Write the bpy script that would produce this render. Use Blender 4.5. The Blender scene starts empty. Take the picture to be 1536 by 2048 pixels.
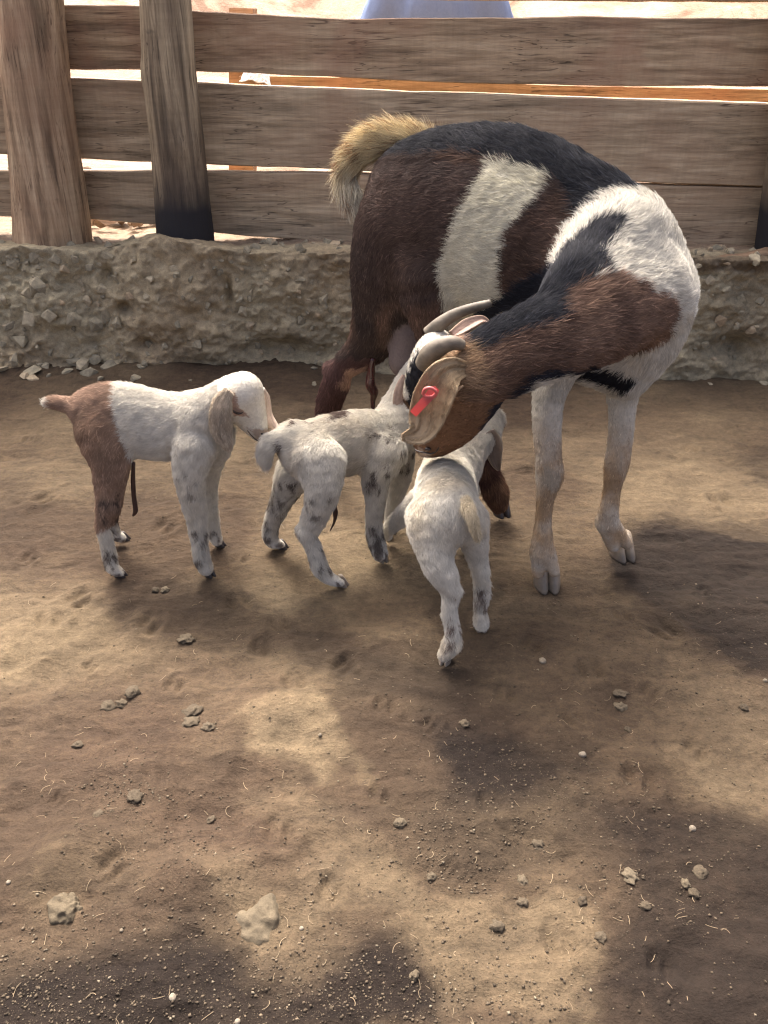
import bpy, bmesh, math, random
import numpy as np
from mathutils import Vector, Matrix

random.seed(7); RNG = np.random.default_rng(11)
scene = bpy.context.scene
COL = scene.collection

# ------------------------------------------------------------------ camera, light, exposure
CAM_H, PITCH, FPX, W0, H0 = 1.12, math.radians(31.0), 1650.0, 1536.0, 2048.0
cam_data = bpy.data.cameras.new('camera'); cam = bpy.data.objects.new('camera', cam_data); COL.objects.link(cam)
cam.location = (0, 0, CAM_H); cam.rotation_euler = (math.pi/2 - PITCH, 0, 0)
cam_data.sensor_fit = 'HORIZONTAL'; cam_data.sensor_width = 36.0; cam_data.lens = 36.0*FPX/W0
cam_data.clip_start = 0.02; cam_data.clip_end = 500
scene.camera = cam

SUN_EL, SUN_AZ = math.radians(56), math.radians(-20)       # azimuth from +Y, towards -X when negative
world = bpy.data.worlds.new('World'); scene.world = world; world.use_nodes = True
wn = world.node_tree.nodes; bg = wn['Background']; sky = wn.new('ShaderNodeTexSky')
sky.sky_type = 'NISHITA'; sky.sun_disc = False; sky.sun_elevation = SUN_EL; sky.sun_rotation = SUN_AZ
sky.dust_density = 10.0; sky.air_density = 0.3; sky.ozone_density = 0.3
world.node_tree.links.new(sky.outputs[0], bg.inputs[0]); bg.inputs[1].default_value = 0.15
sd = bpy.data.lights.new('sun', 'SUN'); sd.energy = 0.62; sd.angle = math.radians(13); sd.color = (1.0, 0.97, 0.86)
sun = bpy.data.objects.new('sun', sd); COL.objects.link(sun)
to_sun = Vector((math.sin(SUN_AZ)*math.cos(SUN_EL), math.cos(SUN_AZ)*math.cos(SUN_EL), math.sin(SUN_EL)))
sun.rotation_euler = to_sun.to_track_quat('Z', 'Y').to_euler(); sun.location = (-3, 6, 8)
scene.view_settings.view_transform = 'Standard'; scene.view_settings.look = 'None'
scene.view_settings.gamma = 1; scene.view_settings.exposure = 2.32
scene.view_settings.use_curve_mapping = False
scene.cycles_curves.shape = 'RIBBONS'
scene.cycles.max_bounces = 6
scene.cycles.filter_width = 1.2

# ------------------------------------------------------------------ measuring helpers (photo pixel + distance -> place)
RIGHT = np.array([1.0, 0, 0]); FWD = np.array([0, math.cos(PITCH), -math.sin(PITCH)]); UP = np.array([0, math.sin(PITCH), math.cos(PITCH)])
EYE = np.array([0, 0, CAM_H])
def ray(x, y): return RIGHT*(x-W0/2)/FPX + UP*(H0/2-y)/FPX + FWD
def P(x, y, D):
    r = ray(x, y); return EYE + r*(D/r[1])
def S(p): return float(np.dot(np.asarray(p)-EYE, FWD))/FPX       # metres per photo pixel at p
def G(x, y, z=0.0):
    r = ray(x, y); return EYE + r*((z-CAM_H)/r[2])
def PL(x, y, y0, m):                                          # point on the upright plane Y = y0 + m*X
    r = ray(x, y); t = y0/(r[1]-m*r[0]); return EYE + r*t
def proj(v):
    d = v-EYE; dep = d@FWD
    return W0/2+FPX*(d@RIGHT)/dep, H0/2-FPX*(d@UP)/dep

def hash3(ix, iy, iz, seed):
    n = (ix*374761393 + iy*668265263 + iz*2147483647 + seed*1274126177) & 0xFFFFFFFF
    n = ((n ^ (n >> 13))*1274126177) & 0xFFFFFFFF
    n = ((n ^ (n >> 15))*2246822519) & 0xFFFFFFFF
    return ((n ^ (n >> 16)) & 0xFFFFFF)/float(0xFFFFFF)
def vnoise(p, seed=0):
    p = np.asarray(p, dtype=np.float64); f = np.floor(p); u = p-f; u = u*u*(3-2*u); i = f.astype(np.int64)
    r = 0
    for dx in (0, 1):
        for dy in (0, 1):
            for dz in (0, 1):
                w = (u[..., 0] if dx else 1-u[..., 0])*(u[..., 1] if dy else 1-u[..., 1])*(u[..., 2] if dz else 1-u[..., 2])
                r = r + w*hash3(i[..., 0]+dx, i[..., 1]+dy, i[..., 2]+dz, seed)
    return r*2-1
def fbm(p, octv=4, seed=0, gain=0.5):
    a, s, r = 1.0, 0, 0
    for o in range(octv):
        r = r + a*vnoise(np.asarray(p)*(2.03**o), seed+o*17); s += a; a *= gain
    return r/s
def in_poly(px, py, poly):
    inside = np.zeros(px.shape, bool); n = len(poly)
    for i in range(n):
        x1, y1 = poly[i]; x2, y2 = poly[(i+1) % n]
        if y1 == y2: continue
        c = ((y1 > py) != (y2 > py)) & (px < (x2-x1)*(py-y1)/(y2-y1)+x1)
        inside ^= c
    return inside
def smooth(a, b, x):
    t = np.clip((x-a)/(b-a), 0, 1); return t*t*(3-2*t)

# ------------------------------------------------------------------ object helpers
def tag(o, label=None, cat=None, group=None, kind=None):
    if label: o['label'] = label
    if cat: o['category'] = cat
    if group: o['group'] = group
    if kind: o['kind'] = kind
    return o
def link(o, parent=None):
    COL.objects.link(o)
    if parent is not None:
        o.parent = parent; o.matrix_parent_inverse = Matrix.Translation(-Vector(parent.location))
    return o
def thing(name, loc, label, cat, group=None):
    o = bpy.data.objects.new(name, None); o.location = loc; o.empty_display_size = 0.05
    COL.objects.link(o); return tag(o, label, cat, group)
def mesh_from(name, v, f, mat, smoothed=True, cols=None, attr='col'):
    me = bpy.data.meshes.new(name)
    v = np.asarray(v, dtype=np.float32)
    if isinstance(f, np.ndarray):
        nf, k = f.shape
        me.vertices.add(len(v)); me.vertices.foreach_set('co', v.ravel())
        me.loops.add(nf*k); me.loops.foreach_set('vertex_index', f.astype(np.int32).ravel())
        me.polygons.add(nf); me.polygons.foreach_set('loop_start', np.arange(0, nf*k, k, dtype=np.int32))
        me.update(calc_edges=True)
    else:
        me.from_pydata([tuple(map(float, q)) for q in v], [], f)
    if smoothed: me.polygons.foreach_set('use_smooth', [True]*len(me.polygons))
    if cols is not None:
        a = me.attributes.new(attr, 'FLOAT_COLOR', 'POINT')
        c = np.ones((len(v), 4), np.float32); c[:, :cols.shape[1]] = cols
        a.data.foreach_set('color', c.ravel())
    me.materials.append(mat); me.validate(); return me
def obj(name, me, parent=None): return link(bpy.data.objects.new(name, me), parent)

# ------------------------------------------------------------------ materials
def newmat(name):
    m = bpy.data.materials.new(name); m.use_nodes = True
    nt = m.node_tree; b = nt.nodes['Principled BSDF']; b.inputs['Roughness'].default_value = 0.85
    b.inputs['Specular IOR Level'].default_value = 0.25
    return m, nt, b
def N(nt, t, **kw):
    n = nt.nodes.new(t)
    for k, v in kw.items():
        if k in ('data_type', 'blend_type', 'attribute_name', 'attribute_type', 'feature', 'operation', 'noise_dimensions', 'wave_type', 'bands_direction'): setattr(n, k, v)
        else: n.inputs[k].default_value = v
    return n
def coords(nt, scale=(1, 1, 1), kind='Object', rot=(0, 0, 0)):
    tc = nt.nodes.new('ShaderNodeTexCoord'); mp = nt.nodes.new('ShaderNodeMapping')
    mp.inputs['Scale'].default_value = scale; mp.inputs['Rotation'].default_value = rot
    nt.links.new(tc.outputs[kind], mp.inputs[0]); return mp.outputs[0]
def noise(nt, vec, sc, det=6, rough=0.6, dist=0.0):
    n = N(nt, 'ShaderNodeTexNoise', Scale=sc, Detail=det, Roughness=rough, Distortion=dist); nt.links.new(vec, n.inputs['Vector']); return n.outputs['Fac']
def ramp(nt, fac, stops):
    r = nt.nodes.new('ShaderNodeValToRGB'); e = r.color_ramp.elements
    while len(e) > 1: e.remove(e[-1])
    e[0].position = stops[0][0]; e[0].color = (*stops[0][1], 1)
    for p, c in stops[1:]:
        q = e.new(p); q.color = (*c, 1)
    nt.links.new(fac, r.inputs[0]); return r.outputs[0]
def mix(nt, a, b, fac, mode='MIX'):
    m = nt.nodes.new('ShaderNodeMix'); m.data_type = 'RGBA'; m.blend_type = mode
    for s, v in ((m.inputs[0], fac), (m.inputs[6], a), (m.inputs[7], b)):
        if isinstance(v, (int, float)): s.default_value = v
        elif isinstance(v, tuple): s.default_value = (*v, 1)
        else: nt.links.new(v, s)
    return m.outputs[2]
def bump(nt, b, h, strength, dist, prev=None):
    n = N(nt, 'ShaderNodeBump', Strength=strength, Distance=dist); nt.links.new(h, n.inputs['Height'])
    if prev is not None: nt.links.new(prev, n.inputs['Normal'])
    nt.links.new(n.outputs[0], b.inputs['Normal']); return n.outputs[0]
def attr(nt, name):
    a = nt.nodes.new('ShaderNodeAttribute'); a.attribute_name = name; return a.outputs['Color']

def coat_mat(name, rough=0.7):
    m, nt, b = newmat(name)
    v = coords(nt); n = noise(nt, v, 160, 3)
    c = mix(nt, attr(nt, 'col'), ramp(nt, n, [(0.3, (0.75, 0.74, 0.72)), (0.7, (1.1, 1.1, 1.1))]), 0.6, 'MULTIPLY')
    nt.links.new(c, b.inputs['Base Color']); b.inputs['Roughness'].default_value = rough
    bump(nt, b, n, 0.5, 0.003); return m
def fur_mat(name, rough=0.75, spec=0.16):
    m, nt, b = newmat(name)
    nt.links.new(attr(nt, 'hcol'), b.inputs['Base Color']); b.inputs['Roughness'].default_value = rough
    b.inputs['Specular IOR Level'].default_value = spec; return m
def plain(name, col, rough=0.6, spec=0.3, nscale=60, amt=0.35, bmp=0.3, bd=0.002, dark=0.55, stretch=(1, 1, 1)):
    m, nt, b = newmat(name); v = coords(nt, stretch); n = noise(nt, v, nscale, 6)
    c = mix(nt, col, ramp(nt, n, [(0.3, (dark,)*3), (0.7, (1.2,)*3)]), amt, 'MULTIPLY')
    nt.links.new(c, b.inputs['Base Color']); b.inputs['Roughness'].default_value = rough; b.inputs['Specular IOR Level'].default_value = spec
    if bmp: bump(nt, b, n, bmp, bd)
    return m
M_COAT = coat_mat('coat'); M_FUR = fur_mat('fur_hair'); M_SKIN = coat_mat('ear_skin', 0.6)

def wood_mat(name, stops, along=0, tint=(0.2, 0.13, 0.1), streak=1.0, char=None):
    """sawn or round wood: grain stretched along one axis, stains, saw marks across"""
    m, nt, b = newmat(name)
    sc = [22, 22, 22]; sc[along] = 1.6
    v = coords(nt, tuple(sc)); g = noise(nt, v, 1.0*streak, 8, 0.65, 0.6)
    base = ramp(nt, g, stops)
    sc2 = [90, 90, 90]; sc2[along] = 4
    fine = noise(nt, coords(nt, tuple(sc2)), 1.0, 5, 0.7)
    base = mix(nt, base, ramp(nt, fine, [(0.3, (0.6, 0.58, 0.55)), (0.65, (1.2, 1.2, 1.2))]), 0.85, 'MULTIPLY')
    sc3 = [5, 5, 5]; sc3[along] = 75
    saw = noise(nt, coords(nt, tuple(sc3)), 1.0, 3, 0.6)
    base = mix(nt, base, ramp(nt, saw, [(0.35, (0.72, 0.72, 0.72)), (0.62, (1.15, 1.15, 1.15))]), 0.22, 'MULTIPLY')
    sc4 = [55, 55, 55]; sc4[along] = 1.1
    crk = noise(nt, coords(nt, tuple(sc4)), 1.0, 2, 0.5, 1.2)
    crf = ramp(nt, crk, [(0.478, (0, 0, 0)), (0.5, (1, 1, 1)), (0.522, (0, 0, 0))]); crm = ramp(nt, noise(nt, coords(nt, (3, 3, 3)), 1.7, 2, .5), [(0.42, (0, 0, 0)), (0.55, (.85, .85, .85))])
    crx = mix(nt, (0, 0, 0), crf, crm); base = mix(nt, base, (0.035, 0.028, 0.022), crx)
    st = noise(nt, coords(nt, (1, 1, 1)), 2.3, 4, 0.6, 0.8)
    stf = ramp(nt, st, [(0.42, (0, 0, 0)), (0.66, (1, 1, 1))])
    base = mix(nt, base, mix(nt, base, tint, 0.5), stf)
    spots = ramp(nt, noise(nt, coords(nt, (4, 9, 9)), 2.0, 3, 0.5), [(0.68, (0, 0, 0)), (0.76, (1, 1, 1))])
    base = mix(nt, base, (0.05, 0.045, 0.04), mix(nt, (0, 0, 0), spots, 0.45))
    if char is not None:
        pos = nt.nodes.new('ShaderNodeNewGeometry'); sep = nt.nodes.new('ShaderNodeSeparateXYZ'); nt.links.new(pos.outputs['Position'], sep.inputs[0])
        ad = N(nt, 'ShaderNodeMath', operation='MULTIPLY_ADD'); nt.links.new(st, ad.inputs[0]); ad.inputs[1].default_value = -0.12; nt.links.new(sep.outputs[2], ad.inputs[2])
        cf = ramp(nt, ad.outputs[0], [(char-0.05, (1, 1, 1)), (char-.01, (.6, .6, .6)), (char+0.09, (0, 0, 0))])
        base = mix(nt, base, (0.022, 0.022, 0.026), cf)
    base = mix(nt, base, (1.03, 1.0, 0.93), 1.0, 'MULTIPLY')
    nt.links.new(base, b.inputs['Base Color']); b.inputs['Roughness'].default_value = 0.8
    n1 = bump(nt, b, g, 0.5, 0.006); n2 = bump(nt, b, fine, 0.45, 0.003, n1); bump(nt, b, saw, 0.12, 0.002, n2)
    return m
M_PLANK = wood_mat('grey_sawn_wood', [(0.3, (0.19, 0.155, 0.11)), (0.5, (0.42, 0.335, 0.235)), (0.7, (0.55, 0.46, 0.335))], 0, (0.33, 0.22, 0.15))
M_PLANKR = wood_mat('brown_sawn_wood', [(0.3, (0.175, 0.125, 0.085)), (0.5, (0.42, 0.315, 0.21)), (0.7, (0.54, 0.43, 0.30))], 0, (0.33, 0.18, 0.12))
M_ORANGE = wood_mat('fresh_orange_wood', [(0.25, (0.26, 0.165, 0.10)), (0.5, (0.34, 0.225, 0.14)), (0.75, (0.40, 0.28, 0.18))], 0, (0.36, 0.17, 0.1))
M_POST = wood_mat('weathered_post_wood', [(0.34, (0.12, 0.095, 0.066)), (0.5, (0.37, 0.28, 0.19)), (0.66, (0.55, 0.45, 0.32))], 2, (0.30, 0.17, 0.11))
M_POSTC = wood_mat('charred_post_wood', [(0.34, (0.08, 0.066, 0.05)), (0.5, (0.23, 0.185, 0.13)), (0.66, (0.46, 0.385, 0.27))], 2, (0.10, 0.07, 0.055), char=0.54)
M_LOG = wood_mat('pale_dead_wood', [(0.3, (0.16, 0.11, 0.07)), (0.7, (0.34, 0.24, 0.15))], 0)

def soil_mat(name):
    m, nt, b = newmat(name)
    v = coords(nt); c0 = attr(nt, 'col')
    n1 = noise(nt, coords(nt, (1, 2.4, 1)), 9, 9, 0.68, 0.8); n2 = noise(nt, v, 55, 8, 0.72); n3 = noise(nt, v, 260, 4, 0.7)
    c = mix(nt, c0, ramp(nt, n1, [(0.3, (0.66, 0.66, 0.68)), (0.7, (1.28, 1.25, 1.2))]), 0.8, 'MULTIPLY')
    c = mix(nt, c, ramp(nt, n2, [(0.32, (0.6, 0.6, 0.6)), (0.68, (1.25, 1.22, 1.2))]), 0.7, 'MULTIPLY')
    c = mix(nt, c, ramp(nt, n3, [(0.35, (0.7, 0.7, 0.7)), (0.72, (1.35, 1.32, 1.28))]), 0.6, 'MULTIPLY')
    nt.links.new(c, b.inputs['Base Color']); b.inputs['Roughness'].default_value = 0.93; b.inputs['Specular IOR Level'].default_value = 0.15
    a0 = bump(nt, b, n1, 0.8, 0.016); a1 = bump(nt, b, n2, 0.9, 0.010, a0); bump(nt, b, n3, 0.7, 0.003, a1); return m
M_SOIL = soil_mat('trodden_soil')
def stone_mat(name, stops, sc=14):
    m, nt, b = newmat(name); v = coords(nt); oi = nt.nodes.new('ShaderNodeObjectInfo')
    n = noise(nt, v, sc, 7, 0.65); n2 = noise(nt, v, sc*9, 4, 0.7)
    r = ramp(nt, oi.outputs['Random'], stops)
    c = mix(nt, r, ramp(nt, n, [(0.3, (0.6, 0.6, 0.6)), (0.7, (1.25, 1.22, 1.18))]), 0.8, 'MULTIPLY')
    nt.links.new(mix(nt, c, ramp(nt, n2, [(0.3, (0.7, 0.7, 0.7)), (0.7, (1.2, 1.2, 1.2))]), 0.7, 'MULTIPLY'), b.inputs['Base Color'])
    b.inputs['Roughness'].default_value = 0.92; a = bump(nt, b, n, 0.6, 0.006); bump(nt, b, n2, 0.5, 0.0015, a); return m
M_STONE = stone_mat('bank_stone', [(0, (0.24, 0.215, 0.155)), (0.4, (0.32, 0.285, 0.20)), (0.75, (0.40, 0.35, 0.245)), (1, (0.44, 0.34, 0.22))], 2)
M_CLOD = stone_mat('dry_clod', [(0, (0.07, 0.055, 0.037)), (0.5, (0.10, 0.08, 0.054)), (1, (0.14, 0.115, 0.078))], 3)
M_PALE = stone_mat('pale_pebble', [(0, (0.2, 0.17, 0.125)), (1, (0.3, 0.265, 0.21))], 2)
M_OUT = stone_mat('sunlit_stone', [(0, (0.22, 0.155, 0.115)), (0.5, (0.32, 0.25, 0.19)), (1, (0.28, 0.2, 0.15))], 2)
M_ROCK = stone_mat('field_rock', [(0, (0.095, 0.077, 0.05)), (1, (0.11, 0.09, 0.06))], 2.5)
M_HORN = plain('horn', (0.165, 0.14, 0.105), 0.6, 0.3, 26, 0.9, 0.4, 0.003, 0.35, (1, 1, 1.6))
M_HOOF = plain('hoof_horn', (0.20, 0.165, 0.125), 0.5, 0.4, 60, 0.6, 0.2)
M_HOOFD = plain('dark_hoof', (0.035, 0.028, 0.025), 0.35, 0.5, 60, 0.6, 0.2)
M_TAG = plain('red_plastic', (0.58, 0.13, 0.12), 0.4, 0.5, 40, 0.15, 0)
M_WET = plain('dark_wet_tissue', (0.04, 0.008, 0.009), 0.18, 0.6, 40, 0.4, 0.2)
M_CORD = plain('dried_cord', (0.045, 0.022, 0.018), 0.5, 0.4, 80, 0.5, 0.4)
M_EYE = plain('dark_eye', (0.02, 0.013, 0.01), 0.2, 0.5, 40, 0.2, 0)
M_STRAW = plain('straw_bits', (0.32, 0.25, 0.16), 0.7, 0.2, 60, 0.4, 0)
M_SHIRT = plain('blue_cotton', (0.17, 0.235, 0.39), 0.9, 0.1, 90, 0.25, 0.3, 0.002, 0.8)
M_TROU = plain('dark_trousers', (0.06, 0.06, 0.08), 0.9, 0.1)
M_HSKIN = plain('skin', (0.25, 0.14, 0.09), 0.55, 0.3)
M_HAIRD = plain('black_hair', (0.012, 0.01, 0.009), 0.5, 0.4)
M_PAPER = plain('white_sack', (0.5, 0.5, 0.5), 0.7, 0.2, 30, 0.2, 0.4)
M_GRASS = plain('green_blade', (0.16, 0.22, 0.07), 0.6, 0.3)
def out_mat():
    m, nt, b = newmat('sandy_ground'); n = noise(nt, coords(nt), 1.2, 9, 0.68, 0.8); n2 = noise(nt, coords(nt), 24, 7, 0.7)
    c = ramp(nt, n, [(0.4, (0.17, 0.10, 0.06)), (0.48, (0.28, 0.20, 0.135)), (0.58, (0.35, 0.285, 0.21))])
    c = mix(nt, c, ramp(nt, n2, [(0.3, (0.7, 0.66, 0.62)), (0.65, (1.1, 1.1, 1.1))]), 0.6, 'MULTIPLY')
    nt.links.new(c, b.inputs['Base Color']); b.inputs['Roughness'].default_value = 0.95; bump(nt, b, n2, 0.8, 0.02); return m
M_SAND = out_mat()

# ------------------------------------------------------------------ the pen floor
FY0, FM = 3.0, -0.05                     # fence line: Y = FY0 + FM*X
def blob(X, Y, x, y, sx, sy, ang=0.0):
    c = G(x, y); dx, dy = X-c[0], Y-c[1]; ca, sa = math.cos(ang), math.sin(ang)
    u, v = dx*ca+dy*sa, -dx*sa+dy*ca
    return np.exp(-((u/sx)**2+(v/sy)**2))
FEET = [tuple(G(a, b)[:2]) for a, b in ((1092, 1168), (1241, 1108), (1002, 1026), (648, 925), (240, 1152), (419, 1150), (249, 1080), (440, 1092), (683, 1170), (565, 1096), (765, 1120), (781, 1066), (890, 1322), (963, 1262), (776, 1078), (925, 1084))]
HP = []
for (hx_, hy_) in [(300, 1250), (520, 1290), (690, 1330), (1010, 1385), (1180, 1340), (1330, 1260), (1410, 1180), (1060, 1290), (770, 1420), (590, 1370), (350, 1370), (180, 1330), (100, 1240), (60, 1120), (160, 1200), (480, 1210), (1240, 1230), (1360, 1080), (1440, 1000), (1380, 900), (1480, 860), (1180, 850), (860, 1450), (1150, 1440), (1280, 1560), (1390, 1500), (980, 1610), (760, 1590), (560, 1660), (310, 1560), (120, 1600), (230, 1740), (660, 1780), (900, 1740), (1120, 1880), (1320, 1930), (480, 1120), (330, 1060), (90, 1000), (60, 880), (560, 1250), (1300, 1380)]:
    g_ = G(hx_, hy_); HP.append((g_[0], g_[1], random.uniform(-.7, .7)+(3.14 if random.random() < .4 else 0), random.uniform(.8, 1.2)*(1.0 if random.random() < .6 else .65)))
def floor_height(X, Y):
    p = np.stack([X, Y, X*0], -1)
    z = 0.012*fbm(p*1.7, 3, 3) + 0.011*fbm(p*np.array([6, 9, 1]), 4, 9) + 0.007*np.abs(fbm(p*np.array([19, 27, 1]), 4, 21)) 
    for hx_, hy_, ha, hs in HP:
        if X.size == 1 and (X.flat[0]-hx_)**2+(Y.flat[0]-hy_)**2 > .02: continue
        dx, dy = X-hx_, Y-hy_; ca, sa = math.cos(ha), math.sin(ha); u, v = dx*ca+dy*sa, -dx*sa+dy*ca
        for sd_ in (-1, 1): z = z - .0085*hs*np.exp(-(((u-sd_*.013*hs)/(.009*hs))**2+((v+.004*sd_)/(.022*hs))**2)**1.5)
        z = z + .004*hs*np.exp(-((np.hypot(u, v*.8)-.036*hs)/(.010*hs))**2)
    pit = np.clip(fbm(p*12, 2, 33)-0.25, 0, 1); z = z - 0.018*pit
    z = z + 0.035*blob(X, Y, 420, 1760, .10, .06) + 0.03*blob(X, Y, 130, 1720, .12, .05, .6) + 0.02*blob(X, Y, 560, 1430, .12, .06)
    z = z + 0.05*smooth(2.55, 2.95, Y)*(0.4+0.9*smooth(0.2, -1.2, X))*(1+0.5*fbm(p*7, 3, 5))
    for fx_, fy_ in FEET:
        if X.size > 1 or (X.flat[0]-fx_)**2+(Y.flat[0]-fy_)**2 < .05: z = z*(1-np.exp(-(((X-fx_)**2+(Y-fy_)**2)/.0036)**1.5)) + .002*np.exp(-((X-fx_)**2+(Y-fy_)**2)/.0012)
    return z
xs = np.concatenate([np.linspace(-9, -1.5, 60)[:-1], np.linspace(-1.5, 1.5, 660), np.linspace(1.5, 9, 60)[1:]])
ys = np.concatenate([np.linspace(-6, 0.35, 18)[:-1], np.linspace(0.35, 1.8, 400)[:-1], np.linspace(1.8, 3.3, 230)])
X, Y = np.meshgrid(xs, ys); Z = floor_height(X, Y)
pp = np.stack([X, Y, X*0], -1)
warp = 0.05*fbm(pp*5, 3, 77); Xw, Yw = X+warp, Y+0.05*fbm(pp*5+9, 3, 78)
dry = np.array([0.178, 0.139, 0.088]); mid = np.array([0.068, 0.049, 0.0325]); damp = np.array([0.016, 0.012, 0.010]); red = np.array([0.088, 0.061, 0.043])  # damp also tones the painted goat shadows, dry a painted pool of light
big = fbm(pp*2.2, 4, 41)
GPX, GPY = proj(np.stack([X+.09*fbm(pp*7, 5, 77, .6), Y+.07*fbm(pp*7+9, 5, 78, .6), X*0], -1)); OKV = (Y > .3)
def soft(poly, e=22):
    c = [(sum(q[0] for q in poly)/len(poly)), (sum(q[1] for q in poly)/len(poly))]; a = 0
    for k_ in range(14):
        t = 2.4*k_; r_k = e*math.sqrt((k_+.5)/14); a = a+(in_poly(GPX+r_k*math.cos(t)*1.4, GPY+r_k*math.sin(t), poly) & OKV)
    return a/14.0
dry_lit = np.clip(0.30 + 1.0*big + .75*soft([(440, 1402), (580, 1396), (690, 1465), (712, 1540), (640, 1560), (540, 1505)], 14) + .55*soft([(480, 1590), (620, 1590), (760, 1690), (840, 1790), (960, 1780), (1180, 1850), (1230, 2060), (835, 2060), (800, 1860), (640, 1760)], 30)  # first, triangular patch is a pool of light painted as paler soil
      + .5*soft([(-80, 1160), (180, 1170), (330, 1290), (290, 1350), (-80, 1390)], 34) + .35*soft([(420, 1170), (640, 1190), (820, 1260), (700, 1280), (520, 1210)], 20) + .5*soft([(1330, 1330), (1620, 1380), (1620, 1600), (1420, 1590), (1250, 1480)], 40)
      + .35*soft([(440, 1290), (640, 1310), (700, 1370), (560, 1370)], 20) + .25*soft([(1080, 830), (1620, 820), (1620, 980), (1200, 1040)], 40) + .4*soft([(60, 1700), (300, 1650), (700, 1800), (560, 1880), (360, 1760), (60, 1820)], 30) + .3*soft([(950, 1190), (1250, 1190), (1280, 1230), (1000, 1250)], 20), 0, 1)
damp_shade = np.clip(0.45*fbm(pp*3+4, 3, 51) + .95*soft([(900, 1440), (1080, 1440), (1190, 1500), (1180, 1570), (1080, 1590), (920, 1560), (860, 1490)], 40) + 1.0*soft([(1190, 1120), (1300, 1040), (1620, 1060), (1620, 1380), (1450, 1310), (1260, 1200)], 34)  # first patch: damp soil with the doe's cast shadow painted in
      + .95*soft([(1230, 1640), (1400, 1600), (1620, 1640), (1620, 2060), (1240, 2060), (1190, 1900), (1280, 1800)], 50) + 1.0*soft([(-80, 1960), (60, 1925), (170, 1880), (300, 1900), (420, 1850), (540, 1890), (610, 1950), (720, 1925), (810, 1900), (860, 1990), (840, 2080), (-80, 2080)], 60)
      + .5*soft([(240, 1180), (420, 1180), (600, 1230), (800, 1310), (1000, 1300), (960, 1420), (700, 1400), (560, 1330), (300, 1280)], 30) + .5*soft([(1490, 900), (1620, 880), (1620, 990), (1500, 980)], 20) + .5*soft([(820, 1560), (1250, 1580), (1280, 1760), (1000, 1760), (850, 1680)], 50) + .4*soft([(430, 1450), (500, 1480), (560, 1560), (470, 1560)], 20), 0, 1)  # diagonal band and middle patch paint the goats' shadow over damp soil
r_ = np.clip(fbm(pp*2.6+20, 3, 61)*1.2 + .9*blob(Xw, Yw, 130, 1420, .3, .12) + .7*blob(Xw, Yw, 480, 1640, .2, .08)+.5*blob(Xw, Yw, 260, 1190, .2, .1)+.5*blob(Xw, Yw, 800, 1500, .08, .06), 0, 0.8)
C = mid*(1-dry_lit[..., None]) + dry*dry_lit[..., None]; C = C*(1-r_[..., None]*.5) + red*r_[..., None]*.5; C = C*(1-damp_shade[..., None]*.95) + damp*damp_shade[..., None]*.95
ny, nx = X.shape; idx = np.arange(nx*ny).reshape(ny, nx)
quads = np.stack([idx[:-1, :-1], idx[:-1, 1:], idx[1:, 1:], idx[1:, :-1]], -1).reshape(-1, 4)
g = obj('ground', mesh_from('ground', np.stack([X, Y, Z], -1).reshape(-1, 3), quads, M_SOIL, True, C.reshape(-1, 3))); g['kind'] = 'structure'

# ------------------------------------------------------------------ cut earth bank that carries the fence
BZ = 0.43
def bank_pt(x, t):
    """t 0..1 up the face, 1..2 back over the top"""
    f = np.clip(t, 0, 1); b = np.clip(t-1, 0, 1)
    yb = FY0 + FM*x - 0.165
    slope = 0.02 + 0.12*smooth(-0.6, -1.4, x) 
    y = yb - slope*(1-f)**1.5 + b*1.3
    z = -0.03 + (BZ+0.03)*f + 0.0*b
    return y, z
bx = np.concatenate([np.linspace(-9, -2.3, 60)[:-1], np.linspace(-2.3, 2.3, 680), np.linspace(2.3, 9, 60)[1:]]); bt = np.concatenate([np.linspace(0, 1, 100)[:-1], 1+np.linspace(0, 1, 60)**1.6])
BX, BT = np.meshgrid(bx, bt); BY, BZZ = bank_pt(BX, BT)
q = np.stack([BX, BY, BZZ], -1)
lump = 0.035*fbm(q*3.1, 3, 101) + 0.036*fbm(q*9, 4, 103, .6) + 0.030*np.abs(fbm(q*22, 4, 107, .6))
crag = 0.03*np.clip(np.abs(fbm(q*np.array([6, 6, 7])+3, 3, 111))*2.2-0.25, 0, 1)
def bblob(x, y, sx, sz):
    c = PL(x, y, FY0-0.19, FM); return np.exp(-(((BX-c[0])/sx)**2+((BZZ-c[2])/sz)**2))
feat = 0.05*bblob(350, 600, .13, .22) + 0.03*bblob(420, 680, .08, .08) - 0.07*bblob(560, 705, .15, .045) - 0.05*bblob(215, 560, .02, .03) - .05*bblob(250, 620, .02, .02) - .04*bblob(300, 685, .03, .02) - .05*bblob(455, 590, .012, .05) + .03*bblob(80, 600, .15, .1)-.06*bblob(1480, 700, .12, .04)
face = smooth(0.0, 0.12, BT)*(1-smooth(1.0, 1.1, BT))
BYd = BY - (lump+crag*0.8+feat)*face
top = smooth(0.85, 1.05, BT)
mound = 0.05*np.exp(-((BX-PL(370, 490, FY0, FM)[0])/.16)**2)*np.exp(-((BT-1.0)/.14)**2)
BZd = BZZ + top*(0.022*fbm(q*5+7, 4, 131)+0.012*np.abs(fbm(q*22, 3, 133))) + 0.02*lump/0.045*face + mound - .02*smooth(1.06, 1.2, BT)
c1, c2, c3 = np.array([0.47, 0.42, 0.285]), np.array([0.34, 0.295, 0.20]), np.array([0.42, 0.33, 0.21])
mm = np.clip(0.5+fbm(q*4, 4, 141), 0, 1)[..., None]; m2 = np.clip(fbm(q*2.5+5, 3, 143)*1.5, 0, .7)[..., None]
bc = c1*mm+c2*(1-mm); bc = bc*(1-m2)+c3*m2
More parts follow.
